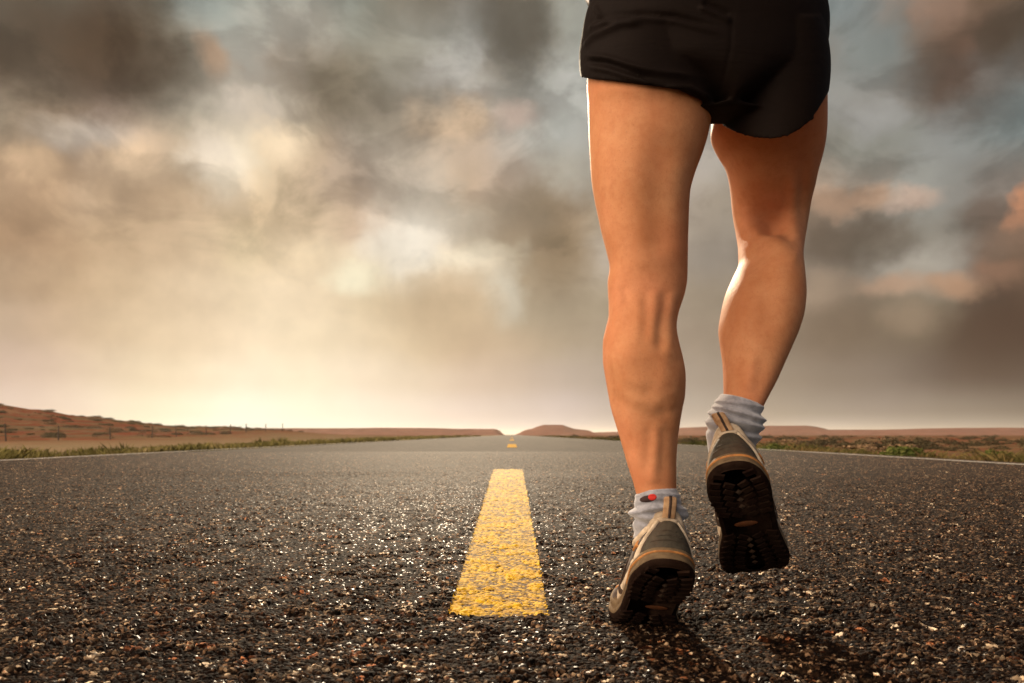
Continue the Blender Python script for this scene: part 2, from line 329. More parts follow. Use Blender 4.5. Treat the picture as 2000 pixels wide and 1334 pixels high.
# stones near the camera are real relief
def stones(x, y, cell):
    gx_, gy_ = x/cell, y/cell
    wx = (fbm(x*60, y*60, 2, 31)-.4)*.7; wy = (fbm(x*60, y*60, 2, 57)-.4)*.7
    gx_ = gx_+wx; gy_ = gy_+wy
    ix = np.floor(gx_).astype(int); iy = np.floor(gy_).astype(int)
    f1 = np.full(x.shape, 9.); f2 = np.full(x.shape, 9.); cx_ = np.zeros(x.shape, int); cy_ = np.zeros(x.shape, int); dx1 = np.zeros(x.shape); dy1 = np.zeros(x.shape)
    for ox in (-1, 0, 1):
        for oy in (-1, 0, 1):
            a, b = ix+ox, iy+oy; w = hash2(a, b, 11)*.35
            dx = gx_-(a+.08+.84*hash2(a, b, 1)); dy = gy_-(b+.08+.84*hash2(a, b, 2)); d = np.sqrt(dx*dx+dy*dy)-w
            n = d < f1; f2 = np.where(n, f1, np.minimum(f2, d)); cx_ = np.where(n, a, cx_); cy_ = np.where(n, b, cy_)
            dx1 = np.where(n, dx, dx1); dy1 = np.where(n, dy, dy1); f1 = np.where(n, d, f1)
    edge = f2-f1; rnd = hash2(cx_, cy_, 5); lvl = hash2(cx_, cy_, 6)
    tx = (hash2(cx_, cy_, 7)-.5)*.8; ty = (hash2(cx_, cy_, 8)-.5)*.8
    dome = sstep(0, .24, edge)
    h = dome*(.58+.42*lvl) + dome*(tx*dx1+ty*dy1)*.65
    return h, dome*(.35+.65*lvl), rnd
D0, D1 = .62, 14.0
ds = [D0]
while ds[-1] < D1: ds.append(ds[-1]+.0016*max(ds[-1], .8)**1.55)
ds = np.array(ds); NL = 1340
hwL = np.minimum(.92*ds+.55, 6.3); hwR = np.minimum(.92*ds+.55, 5.6)
t = np.linspace(0, 1, NL)
X = -hwL[:, None]+(hwL+hwR)[:, None]*t[None]; Y = np.repeat(ds[:, None], NL, 1)
X = X+(hash2(np.arange(X.size).reshape(X.shape), np.zeros(X.shape, int), 3)-.5)*(hwL+hwR)[:, None]/NL*.5
h1, f1_, r1 = stones(X, Y, .0180); h2, f2_, r2 = stones(X+3.3, Y+1.7, .0082)
big = sstep(.42, .62, fbm(X*22, Y*22, 3, 77))
h = h1*(.30+.70*big)*.0080 + h2*.0040; hn = np.clip(np.maximum(f1_*(.55+.45*big), f2_*.62), 0, 1)
h = h + .0008*(fbm(X*9, Y*9, 3, 21)-.5)+.0010*fbm(X*420, Y*420, 2, 8)
inside = np.zeros(X.shape)
l_, r_ = stripe_edges(Y); wig = (fbm(X*90, Y*90, 3, 41)-.45)*.010
instr = (X > l_+wig) & (X < r_+wig) & (Y > STR['y0']+wig*2.2) & (Y < STR['y1'])
h = np.where(instr, h*.62+.0014, h)
fade = (1-sstep(D1-2.0, D1, Y))*sstep(0, .01, t)[None]*sstep(0, .01, 1-t)[None]
Zr = np.clip(h, -.001, 1)*fade + .0016*(fade > 0) + .0006
V = np.stack([X, Y, Zr], -1).reshape(-1, 3); F = grid_faces(*X.shape)
stn = np.where(h1*(.35+.65*big) > .3, r1, r2).reshape(-1)
fm = instr.reshape(-1)[F].sum(1) >= 2
def sub_obj(name, mask, mat):
    f = F[mask]; u, inv = np.unique(f, return_inverse=True)
    o = mesh_obj(name, V[u], inv.reshape(f.shape), mat)
    for an, arr in (('stone', stn), ('height', hn.reshape(-1))):
        a = o.data.attributes.new(an, 'FLOAT', 'POINT'); a.data.foreach_set('value', arr[u].astype(np.float32))
    return o
asph_near = asphalt_mat('asphalt_stone'); paint_near = asphalt_mat('yellow_road_paint', True)
rs = tag(sub_obj('road_surface', ~fm, asph_near), kind='structure')
ys = tag(sub_obj('road_marking', fm, paint_near), kind='structure')
# the rest of the road: one flat sheet
m = MatB('asphalt')
vo = m.n('ShaderNodeTexVoronoi'); vo.inputs['Scale'].default_value = 80; m.l(m.c.outputs['Object'], vo.inputs['Vector'])
sp = m.n('ShaderNodeSeparateColor'); m.l(vo.outputs['Color'], sp.inputs[0])
stone = m.ramp(sp.outputs[0], [(0, (.036, .026, .018)), (.35, (.068, .050, .036)), (.6, (.115, .088, .063)), (.85, (.19, .155, .115)), (.95, (.36, .31, .25))], 'CONSTANT')
wearn = m.ramp(m.noise(.9, 4, .6, 'Object', 0, (1, .12, 1)), [(.35, (.78, .78, .78)), (.65, (1.1, 1.1, 1.1))])
base = m.mix(1.0, m.mix(m.ramp(vo.outputs['Distance'], [(.25, (1, 1, 1)), (.6, (.25, .25, .25))]), (.02, .016, .012), stone), wearn, 'MULTIPLY')
m.set(Base_Color=base, Roughness=.85, Specular_IOR_Level=.07)
m.bump(vo.outputs['Distance'], .7, .004); m.bump(m.noise(240, 3), .5, .002)
asph_far = m.m
yy = np.concatenate([np.linspace(-12, 60, 60), np.linspace(66, 640, 120)])
def strip(name, xl, xr, ya, yb, z, mat, n=80):
    y = np.linspace(ya, yb, n); V = np.concatenate([np.stack([np.full(n, xl), y, np.full(n, z)], -1), np.stack([np.full(n, xr), y, np.full(n, z)], -1)])
    return mesh_obj(name, V, grid_faces(2, n)[:, ::-1], mat)
V = []; nx = 24
for xx in np.linspace(-6.35, 5.65, nx): V.append(np.stack([xx+.06*(fbm(yy*1.3, yy*0+xx, 2, 4)-.5)*(abs(xx) > 5.4), yy, 0*yy-(.03 if xx < -6.3 or xx > 5.6 else 0)], -1))
tag(mesh_obj('road', np.concatenate(V), grid_faces(nx, len(yy))[:, ::-1], asph_far), kind='structure')
m = MatB('white_road_paint')
m.set(Base_Color=m.mix(m.ramp(m.noise(30, 4, .7), [(.42, (0, 0, 0)), (.58, (1, 1, 1))]), (.30, .27, .23), (.62, .58, .52)), Roughness=.9, Specular_IOR_Level=.05); wp = m.m
tag(strip('edge_line', -6.02, -5.90, -12, 600, .012, wp, 200), kind='structure')
tag(strip('edge_line', 5.08, 5.20, -12, 600, .012, wp, 200), kind='structure')
m = MatB('yellow_paint_distant')
m.set(Base_Color=m.ramp(m.noise(40, 4, .7), [(.35, (.45, .25, .06)), (.6, (.66, .40, .08))]), Roughness=1.0, Specular_IOR_Level=.02); yp = m.m
for ya, yb in ((18.3, 25), (40, 49), (66, 75), (92, 102)):
    tag(strip('road_marking', -.125, .125, ya, yb, .005, yp, 8), kind='structure')

# ------------------------------------------------------------------ verge grass (nobody could count it)
def grass_mat(name, a, b, c):
    m = MatB(name); g = m.attr('tint').outputs['Fac']
    m.set(Base_Color=m.ramp(g, [(0, a), (.5, b), (1, c)]), Roughness=.9, Specular_IOR_Level=0.0)
    return m.m
def grass(name, side, mat, label, n, seed):
    rg = np.random.default_rng(seed)
    y = 5.5*np.exp(rg.random(n)*math.log(160/5.5)); e = 6.45 if side < 0 else 5.8
    wdt = 2.3+y*.045 if side < 0 else 1.5+y*.015
    off = rg.random(n)**1.4*wdt; x = side*(e+off)
    clump = fbm(x*1.1, y*.7, 3, 13+seed)
    keep = clump > (.37 if side < 0 else .42)+.10*rg.random(n); x, y, clump = x[keep], y[keep], clump[keep]
    nb = 9; x = np.repeat(x, nb)+rg.normal(0, .07, len(x)*nb); y = np.repeat(y, nb)+rg.normal(0, .07, len(y)*nb); cl = np.repeat(clump, nb)
    hh = (.04+.42*rg.random(len(x))**1.4*np.clip(cl-.30, 0, 1)*1.9)*(1+y*.004); lean = rg.normal(0, .4, (len(x), 2))*hh[:, None]
    hh *= (.8 if side < 0 else .62); wd = .004+.0009*y; an = rg.random(len(x))*math.pi; wx, wy = np.cos(an)*wd, np.sin(an)*wd
    z0 = terrain_z(x, y)-.01
    a = np.stack([x-wx, y-wy, z0], -1); b = np.stack([x+wx, y+wy, z0], -1)
    c = np.stack([x+wx*.6+lean[:, 0]*.45, y+wy*.6+lean[:, 1]*.45, z0+hh*.6], -1); d = np.stack([x+lean[:, 0], y+lean[:, 1], z0+hh], -1)
    V = np.stack([a, b, c, d], 1).reshape(-1, 3); F_ = np.arange(len(V)).reshape(-1, 4)
    o = mesh_obj(name, V, F_, mat, smooth=False)
    at = o.data.attributes.new('tint', 'FLOAT', 'POINT')
    tn = np.clip(np.repeat(fbm(x*.8, y*.5, 3, 90+seed)*1.5-.25+rg.normal(0, .12, len(x)), 4), 0, 1); at.data.foreach_set('value', tn.astype(np.float32))
    return tag(o, label, 'grass', kind='stuff')
grass('verge_grass', -1, grass_mat('grass_yellow_green', (.10, .085, .028), (.20, .17, .055), (.36, .27, .13)), 'yellow green grass verge along the left road edge', 9000, 1)
grass('verge_grass', 1, grass_mat('grass_olive', (.045, .048, .014), (.10, .085, .028), (.19, .12, .05)), 'olive and ochre grass verge along the right road edge', 5000, 2)  # blade colours: yellow green on the left verge, darker olive and ochre here

# ------------------------------------------------------------------ desert shrubs, each its own thing
def shrub_mesh(name, seed, mat, twigs, nl=420, flat=.55):
    rg = np.random.default_rng(seed)
    u = rg.normal(size=(nl, 3)); u /= np.linalg.norm(u, axis=1)[:, None]; u[:, 2] = np.abs(u[:, 2])
    lob = rg.normal(size=(6, 3)); lob[:, 2] = abs(lob[:, 2]); lob /= np.linalg.norm(lob, axis=1)[:, None]
    r = .55+.45*np.max(np.clip(u@lob.T, 0, 1)**6, axis=1); r *= rg.random(nl)**.35
    c = u*r[:, None]*np.array([.5, .5, flat]); s = .035+.03*rg.random(nl)
    a = rg.normal(size=(nl, 3)); a /= np.linalg.norm(a, axis=1)[:, None]; b = np.cross(a, u); b /= np.linalg.norm(b, axis=1)[:, None]+1e-6
    V = np.stack([c-a*s[:, None], c+b*s[:, None]*.5, c+a*s[:, None]*1.3, c-b*s[:, None]*.5], 1).reshape(-1, 3)
    me = mesh_obj(name, V, np.arange(len(V)).reshape(-1, 4), mat, smooth=False)
    at = me.data.attributes.new('tint', 'FLOAT', 'POINT'); at.data.foreach_set('value', np.repeat(rg.random(nl), 4).astype(np.float32))
    return me
sage = grass_mat('sagebrush_leaf', (.055, .045, .024), (.10, .08, .042), (.17, .13, .07))
sage2 = grass_mat('dry_brush_leaf', (.12, .07, .036), (.22, .14, .075), (.32, .21, .12))
green = grass_mat('green_bush_leaf', (.045, .062, .014), (.09, .11, .025), (.17, .17, .05))
m = MatB('twig_bark'); m.set(Base_Color=m.ramp(m.noise(20, 3), [(.3, (.06, .035, .02)), (.7, (.14, .09, .055))]), Roughness=.9); bark = m.m
def stem_mesh(parent, seed):
    rg = random.Random(seed); V = []; Fc = []
    for k in range(5):
        a = rg.uniform(0, 6.28); tip = Vector((math.cos(a)*.25, math.sin(a)*.25, .3)); b = len(V)
        for z, rad in ((-.05, .022), (1, .006)):
            for q in range(5):
                th = q*2*math.pi/5; V.append((tip.x*max(z, 0)+rad*math.cos(th), tip.y*max(z, 0)+rad*math.sin(th), tip.z*z if z > 0 else z))
        for q in range(5): Fc.append((b+q, b+(q+1) % 5, b+5+(q+1) % 5, b+5+q))
    return mesh_obj('stem', V, Fc, bark, parent)
def copy_tree(o, parent=None):
    c = o.copy(); COL.objects.link(c); c.parent = parent
    for ch in list(o.children): copy_tree(ch, c)
    return c
def shrub(name, seed, mat, label, cat='shrub', group=None, **k):
    root = bpy.data.objects.new(name, None); COL.objects.link(root); f = shrub_mesh('foliage', seed, mat, None, **k); f.parent = root; stem_mesh(root, seed)
    return tag(root, label, cat, group)
protos = [shrub('sagebrush', 11, sage, 'grey olive sagebrush low on the red soil right of the road', group='sagebrush on the right plain'),
          shrub('dry_shrub', 12, sage2, 'straw coloured dry shrub on the red soil right of the road', group='dry shrubs on the right plain', flat=.4),
          shrub('sagebrush', 13, sage, 'grey olive sagebrush growing on the red hill left of the road', group='sagebrush on the left hill'),
          shrub('dry_shrub', 14, sage2, 'straw coloured dry shrub on the red hill left of the road', group='dry shrubs on the left hill', flat=.4)]
rg = random.Random(5); used = [0]*4
def put(k, x, y, s):
    o = protos[k] if not used[k] else copy_tree(protos[k]); used[k] = 1
    o.location = (x, y, float(terrain_z(np.array([x]), np.array([y]))[0])-.02*s); o.rotation_euler.z = rg.uniform(0, 6.28); o.rotation_euler.z = rg.uniform(-.4, .4); o.scale = (s*rg.uniform(1.2, 2.4), s*rg.uniform(.9, 1.3), s*rg.uniform(.45, .75))
for i in range(230):
    y = 16*math.exp(rg.random()*math.log(150/16)); px = rg.uniform(1330, 2080) if i % 5 else rg.uniform(1080, 1220); x = (px-CX)*y/FPX
    if x < 8.2: continue
    put(0 if rg.random() < .55 else 1, x, y, rg.uniform(.35, .85)*(1+y*.006))
for i in range(270):
    y = rg.uniform(64, 146); px = rg.uniform(-60, 760); x = (px-CX)*y/FPX
    if x > -33: continue
    put(2 if rg.random() < .6 else 3, x, y, rg.uniform(.4, 1.45))
for px, y, s, lab in ((1772, 13.6, .62, 'dense green bush, the biggest one beside the right road edge'), (1950, 13.2, .42, 'small green bush at the far right of the right verge'), (1512, 19, .5, 'green bush on the right verge directly beside the lifted foot')):
    b = shrub('green_bush', int(px), green, lab, 'bush', nl=1100, flat=.42); b.location = ((px-CX)*y/FPX, y, -.1); b.scale = (s*1.9, s*1.2, s*.95)
pale = grass_mat('pale_bush_leaf', (.10, .10, .032), (.19, .18, .06), (.30, .26, .11))
for px, y, s, lab in ((372, 20, .34, 'leafy green bush in the middle of the left verge'), (20, 13.5, .4, 'green bush on the left verge at the picture edge'), (478, 26, .36, 'round pale green bush farther along the left verge')):
    b = shrub('green_bush', int(px), green if px < 100 else pale, lab, 'bush', nl=900, flat=.5); b.location = ((px-CX)*y/FPX, y, -.08); b.scale = (s*2.1, s*1.2, s*.8)

# ------------------------------------------------------------------ fence at the foot of the hill
m = MatB('weathered_post_wood'); m.set(Base_Color=m.ramp(m.noise(8, 4, .6, 'Object', 0, (1, 1, .1)), [(.3, (.05, .032, .022)), (.7, (.13, .09, .06))]), Roughness=.9); wood = m.m
m = MatB('rusty_wire'); m.set(Base_Color=(.10, .06, .04), Roughness=.6, Metallic=.6); wire = m.m
fence = bpy.data.objects.new('wire_fence', None); COL.objects.link(fence); tag(fence, 'wire fence with thin wooden posts at the foot of the left hill', 'fence')
FY = [44.4, 51.2, 58, 65, 72, 78.4, 85.4, 92, 99, 106, 113]
pts = []
for i, y in enumerate(FY):
    x = -34+.3*math.sin(i*2.1); z = float(terrain_z(np.array([x]), np.array([y]))[0]); V = []; Fc = []; lean = rg.uniform(-.06, .06); hh = rg.uniform(1.05, 1.25)
    lv = [(-.2, .055), (.3, .052), (.7, .05), (hh-.03, .046), (hh, .03)]
    for zz, r in lv:
        for q in range(8): a = q*math.pi/4; V.append((x+lean*zz+r*math.cos(a)*(1+.15*math.sin(q*3+i)), y+r*math.sin(a), z+zz))
    for k in range(len(lv)-1):
        for q in range(8): Fc.append((k*8+q, k*8+(q+1) % 8, k*8+8+(q+1) % 8, k*8+8+q))
    Fc.append(tuple(range(len(V)-8, len(V)))); mesh_obj('post', V, Fc, wood, fence); pts.append((x, y, z))
for hgt in (.35, .7, 1.0):
    V = []; Fc = []
    for i in range(len(pts)-1):
        for s_ in range(9):
            t_ = s_/8; a, b = pts[i], pts[i+1]; c = Vector(a).lerp(Vector(b), t_); c.z += hgt-.04*4*t_*(1-t_)
            for q in range(4): V.append((c.x+.006*math.cos(q*1.571), c.y, c.z+.006*math.sin(q*1.571)))
    n_ = len(V)//4
    for k in range(n_-1):
        for q in range(4): Fc.append((k*4+q, k*4+(q+1) % 4, k*4+4+(q+1) % 4, k*4+4+q))
    mesh_obj('wire', V, Fc, wire, fence)
#==RUNNER==
# ------------------------------------------------------------------ the runner
person = bpy.data.objects.new('person', None); COL.objects.link(person)
tag(person, 'runner seen from behind in black shorts and grey socks, striding away along the road', 'person')

def ring(l, r, py, dc, hdf, hdb, n=48, e=2.15, zoff=None):
    """closed ring at photo row py: left / right edge px, centre distance, half depth ahead / behind"""
    ta, tb = (l-CX)/FPX, (r-CX)/FPX; w = (tb-ta)*dc/2; x = (ta+tb)*dc/2; hm = (hdf+hdb)/2
    for _ in range(8):      # the outline is where the line of sight grazes the ring
        ea, eb = math.sqrt(w*w+(ta*hdb)**2)-w, math.sqrt(w*w+(tb*hdb)**2)-w
        w = ((tb*dc-eb)-(ta*dc+ea))/2; x = ((tb*dc-eb)+(ta*dc+ea))/2
    z = CAMH+(HY-py)*dc/FPX
    a = np.linspace(0, 2*np.pi, n, endpoint=False); c, s_ = np.cos(a), np.sin(a)
    c_ = np.sign(c)*np.abs(c)**(2/e); s2 = np.sign(s_)*np.abs(s_)**(2/e)
    return np.stack([x+w*c_, dc+np.where(s_ > 0, hdf, hdb)*s2, np.full(n, z)], -1)
def loft(rings, cap=True):
    n = len(rings[0]); V = np.concatenate(rings); Fc = []
    for k in range(len(rings)-1):
        for q in range(n): Fc.append((k*n+q, k*n+(q+1) % n, (k+1)*n+(q+1) % n, (k+1)*n+q))
    if cap: Fc.append(tuple(range(n-1, -1, -1))); Fc.append(tuple(range((len(rings)-1)*n, len(rings)*n)))
    return V, Fc
def table_loft(T, step=8, n=48):
    """T rows: py, l, r, dc, hdf, hdb -> smooth loft"""
    T = np.array(T, float); pys = np.arange(T[0, 0], T[-1, 0]+.1, step)
    c = [pchip(T[:, 0], T[:, k], pys) for k in range(1, 6)]
    return loft([ring(c[0][i], c[1][i], pys[i], c[2][i], c[3][i], c[4][i], n) for i in range(len(pys))])
def tube(pts, rad, n=28, flat=1.0):
    pts = [Vector(p) for p in pts]; rings = []; prev = Vector((1, 0, 0))
    for i, p in enumerate(pts):
        t_ = (pts[min(i+1, len(pts)-1)]-pts[max(i-1, 0)]).normalized(); u = (prev-t_*prev.dot(t_)).normalized(); v = t_.cross(u); prev = u
        rings.append(np.array([p+u*math.cos(a)*rad[i]+v*math.sin(a)*rad[i]*flat for a in np.linspace(0, 2*math.pi, n, endpoint=False)]))
    return loft(rings)
def smooth_path(pts, rad, k=6):
    pts = np.array(pts, float); s_ = np.arange(len(pts)); q = np.linspace(0, len(pts)-1, (len(pts)-1)*k+1)
    return [Vector([pchip(s_, pts[:, j], [v])[0] for j in range(3)]) for v in q], [float(pchip(s_, rad, [v])[0]) for v in q]
def ellipsoid(c, r, n=24, m_=16):
    rings = [np.array([[c[0]+r[0]*math.sin(p)*math.cos(a), c[1]+r[1]*math.sin(p)*math.sin(a), c[2]+r[2]*math.cos(p)] for a in np.linspace(0, 2*math.pi, n, endpoint=False)]) for p in np.linspace(.12, math.pi-.12, m_)]
    return loft(rings)
def remesh(name, parts, voxel, smooth=0, parent=None, mat=None):
    V = []; Fc = []
    for v, f in parts:
        b = sum(len(q) for q in V); v = np.asarray(v); V.append(v)
        vol = sum(float(np.dot(v[ff[0]], np.cross(v[ff[k]], v[ff[k+1]]))) for ff in f for k in range(1, len(ff)-1))
        Fc += [tuple(i+b for i in (ff if vol > 0 else ff[::-1])) for ff in f]
    o = mesh_obj(name, np.concatenate(V), Fc)
    md = o.modifiers.new('r', 'REMESH'); md.mode = 'VOXEL'; md.voxel_size = voxel; md.use_smooth_shade = True
    if smooth:
        sm_ = o.modifiers.new('s', 'SMOOTH'); sm_.iterations = smooth; sm_.factor = .5
    bpy.context.view_layer.update()
    me = bpy.data.meshes.new_from_object(o.evaluated_get(bpy.context.evaluated_depsgraph_get()))
    o.modifiers.clear(); old = o.data; o.data = me; me.name = name; bpy.data.meshes.remove(old)
    if mat: me.materials.clear(); me.materials.append(mat)
    me.polygons.foreach_set('use_smooth', [True]*len(me.polygons))
    if parent: o.parent = parent
    return o
def getco(me):
    a = np.empty(len(me.vertices)*3, np.float32); me.vertices.foreach_get('co', a); b = np.empty_like(a); me.vertices.foreach_get('normal', b)
    return a.reshape(-1, 3).astype(float), b.reshape(-1, 3).astype(float)
def setco(me, c): me.vertices.foreach_set('co', c.astype(np.float32).ravel()); me.update()
def seg_dist(px, py, pts):
    """distance to a polyline, signed side, and position 0..1 along it"""
    best = np.full(px.shape, 1e9); side = np.zeros(px.shape); along = np.zeros(px.shape); L = len(pts)-1
    for i in range(L):
        (x0, y0), (x1, y1) = pts[i], pts[i+1]; dx, dy = x1-x0, y1-y0; l2 = dx*dx+dy*dy
        t_ = np.clip(((px-x0)*dx+(py-y0)*dy)/l2, 0, 1); ex, ey = px-x0-t_*dx, py-y0-t_*dy; d = np.hypot(ex, ey); n = d < best
        best = np.where(n, d, best); side = np.where(n, np.sign(dx*ey-dy*ex), side); along = np.where(n, (i+t_)/L, along)
    return best, side, along
def carve(me, feats):
    """ridges, grooves and steps on the side that faces -Y, drawn as anatomy lines"""
    c, nrm = getco(me); px = CX+c[:, 0]*FPX/c[:, 1]; py = HY-(c[:, 2]-CAMH)*FPX/c[:, 1]
    backf = sstep(.05, .55, -nrm[:, 1]); tot = np.zeros(len(c))
    for kind, pts, w, amp in feats:
        if kind == 'blob':
            tot += amp*np.exp(-(((px-pts[0])/w[0])**2+((py-pts[1])/w[1])**2)); continue
        d, sd_, al = seg_dist(px, py, pts); fade = sstep(0, .18, al)*sstep(0, .18, 1-al)
        if kind == 'line': tot += amp*(.72 if me.name.startswith('body') else 1)*np.exp(-(d/(w*1.35 if me.name.startswith('body') else w))**2)*(.05+.95*fade)
        elif kind == 'step': tot += amp*np.where(sd_ > 0, 1, 0)*np.exp(-(d/(w*1.6))**2*.5)*(.05+.95*fade)*sstep(-4 if w < 16 else 0, 20 if w < 16 else 34, d)
    c += nrm*(tot*backf)[:, None]; setco(me, c)
def feats_blob(x, y, rx, ry, amp): return ('blob', (x, y), (rx, ry), amp)

# ---- skin
m = MatB('skin')
n1 = m.noise(14, 4, .6); n2 = m.noise(70, 4, .7); n3 = m.noise(600, 3, .6)
skin = m.mix(m.ramp(n1, [(.35, (0, 0, 0)), (.65, (1, 1, 1))]), (.49, .200, .088), (.57, .265, .128))
skin = m.mix(m.ramp(m.noise(1100, 1, .5, 'Object', 0, (1, 1, .35)), [(.66, (0, 0, 0)), (.72, (.45, .45, .45))]), skin, (.20, .085, .035))
skin = m.mix(m.ramp(m.noise(5, 3, .6), [(.42, (0, 0, 0)), (.68, (.5, .5, .5))]), skin, (.58, .20, .105))
skin = m.mix(m.ramp(n2, [(.45, (0, 0, 0)), (.75, (.5, .5, .5))]), skin, (.42, .15, .065))
m.set(Base_Color=skin, Roughness=m.ramp(n3, [(.3, (.50, .50, .50)), (.7, (.68, .68, .68))]), Specular_IOR_Level=.09, Subsurface_Weight=.08, Subsurface_Radius=(.010, .004, .002))
m.b.inputs['Subsurface Scale'].default_value = 1.0
hv = m.n('ShaderNodeTexVoronoi'); hv.inputs['Scale'].default_value = 230; m.l(m.c.outputs['Object'], hv.inputs['Vector'])
m.bump(n2, .2, .0018); m.bump(m.noise(260, 4, .7), .35, .0007); m.bump(hv.outputs['Distance'], .25, .0004); skin_m = m.m

LEG_L = [ # py, l, r, dc, ahead, behind
 (40, 1175, 1395, 1.215, .07, .070), (110, 1153, 1398, 1.215, .090, .092), (160, 1146, 1396, 1.215, .090, .105), (200, 1148, 1392, 1.212, .090, .100), (232, 1149, 1390, 1.210, .090, .094), (262, 1150, 1385, 1.208, .090, .090), (300, 1152, 1374, 1.205, .088, .086), (345, 1155, 1357, 1.202, .086, .082),
 (384, 1161, 1347, 1.20, .083, .078), (417, 1168, 1345, 1.198, .079, .072), (450, 1175, 1344, 1.195, .074, .066), (485, 1184, 1343, 1.192, .069, .060), (520, 1191, 1343, 1.19, .066, .055), (550, 1187, 1342, 1.188, .065, .051), (573, 1188, 1338, 1.186, .064, .050), (592, 1189, 1332, 1.183, .062, .050), (613, 1189, 1325, 1.18, .058, .051), (640, 1183, 1321, 1.178, .053, .054),
 (670, 1177, 1326, 1.176, .050, .060), (702, 1177, 1334, 1.172, .047, .064), (738, 1182, 1339, 1.169, .045, .062), (772, 1188, 1338, 1.166, .043, .057), (798, 1193, 1333, 1.165, .042, .052), (828, 1202, 1328, 1.164, .041, .046), (860, 1212, 1324, 1.164, .040, .041), (906, 1225, 1321, 1.164, .039, .037), (954, 1240, 1321, 1.165, .040, .035), (1000, 1250, 1320, 1.172, .040, .034), (1050, 1256, 1322, 1.19, .040, .032)]
LEG_R = [
 (60, 1420, 1590, 1.23, .09, .10), (120, 1405, 1606, 1.245, .095, .110), (192, 1395, 1614, 1.255, .10, .108), (225, 1391, 1615, 1.27, .10, .106), (255, 1388, 1615, 1.285, .10, .104), (285, 1400, 1613, 1.303, .098, .10), (315, 1418, 1607, 1.322, .096, .092), (345, 1425, 1598, 1.341, .09, .085), (375, 1429, 1591, 1.359, .085, .077), (400, 1431, 1584, 1.374, .078, .068), (430, 1435, 1579, 1.384, .070, .058),
 (455, 1439, 1575, 1.380, .066, .058), (480, 1441, 1571, 1.364, .064, .072), (508, 1441, 1568, 1.345, .064, .080), (538, 1429, 1571, 1.328, .064, .085), (578, 1413, 1574, 1.312, .060, .085), (611, 1406, 1571, 1.300, .059, .081), (644, 1402, 1562, 1.288, .058, .074), (677, 1406, 1548, 1.276, .056, .066), (710, 1411, 1533, 1.264, .053, .058), (743, 1413, 1518, 1.252, .051, .051), (775, 1414, 1501, 1.242, .049, .045), (800, 1412, 1488, 1.234, .048, .042), (840, 1405, 1470, 1.235, .044, .038), (870, 1405, 1465, 1.245, .04, .036)]
PELV = [(-130, 1195, 1560, 1.225, .10, .085), (-60, 1186, 1580, 1.225, .10, .09), (0, 1176, 1592, 1.225, .105, .108), (60, 1158, 1602, 1.225, .11, .119), (120, 1158, 1600, 1.225, .11, .118), (170, 1200, 1560, 1.225, .10, .11), (205, 1270, 1500, 1.225, .08, .08)]
HIPX = (1380-CX)*1.225/FPX
def zz(py, d=1.225): return CAMH+(HY-py)*d/FPX
torso = tube(*smooth_path([(HIPX, 1.225, zz(-60)), (HIPX, 1.23, 1.13), (HIPX, 1.245, 1.25), (HIPX, 1.27, 1.36), (HIPX, 1.285, 1.42), (HIPX, 1.295, 1.46)], [.158, .145, .160, .172, .13, .07]), n=40, flat=.66)
neck = tube([(HIPX, 1.285, 1.42), (HIPX, 1.305, 1.50), (HIPX, 1.315, 1.56)], [.062, .055, .055])
head = ellipsoid((HIPX, 1.33, 1.63), (.075, .098, .115)); nose = ellipsoid((HIPX, 1.428, 1.615), (.014, .02, .022)); chin = ellipsoid((HIPX, 1.39, 1.55), (.05, .05, .035))
ears = [ellipsoid((HIPX+s_*.077, 1.325, 1.62), (.01, .02, .032)) for s_ in (-1, 1)]
def arm(sx, elbow, wrist):
    sh = (HIPX+sx*.175, 1.28, 1.40)
    return [tube(*smooth_path([sh, elbow], [.052, .042])), tube(*smooth_path([elbow, tuple((np.array(elbow)+wrist)/2), wrist], [.042, .038, .026])), ellipsoid(wrist, (.03, .045, .03)), ellipsoid(sh, (.058, .06, .06)), ellipsoid(elbow, (.043, .045, .045))]
arms = arm(-1, (HIPX-.25, 1.40, 1.20), (HIPX-.20, 1.60, 1.34)) + arm(1, (HIPX+.26, 1.12, 1.22), (HIPX+.24, 1.36, 1.20))
def fingers(w, d):
    res = []
    for i in range(4):
        b = np.array(w)+np.array([(i-1.5)*.017, .035, -.004*abs(i-1.5)]); ln = (.030, .036, .034, .026)[i]
        res.append(tube([tuple(b-np.array([0, .02, 0])), tuple(b+np.array([0, ln, .002])), tuple(b+np.array([0, ln+.012, -ln*.8])), tuple(b+np.array([0, ln*.4, -ln*1.1]))], [.0095, .009, .0085, .0075], 12))
    res.append(tube([tuple(np.array(w)+np.array([-.02*d, 0, 0])), tuple(np.array(w)+np.array([-.034*d, .025, -.012])), tuple(np.array(w)+np.array([-.026*d, .05, -.024]))], [.011, .010, .008], 12))
    return res
hands = fingers((HIPX-.20, 1.60, 1.34), -1)+fingers((HIPX+.24, 1.36, 1.20), 1)
body = remesh('body', [table_loft(LEG_L), table_loft(LEG_R), table_loft(PELV), torso, neck, head, nose, chin]+ears+arms+hands, .0034, 6, person, skin_m)
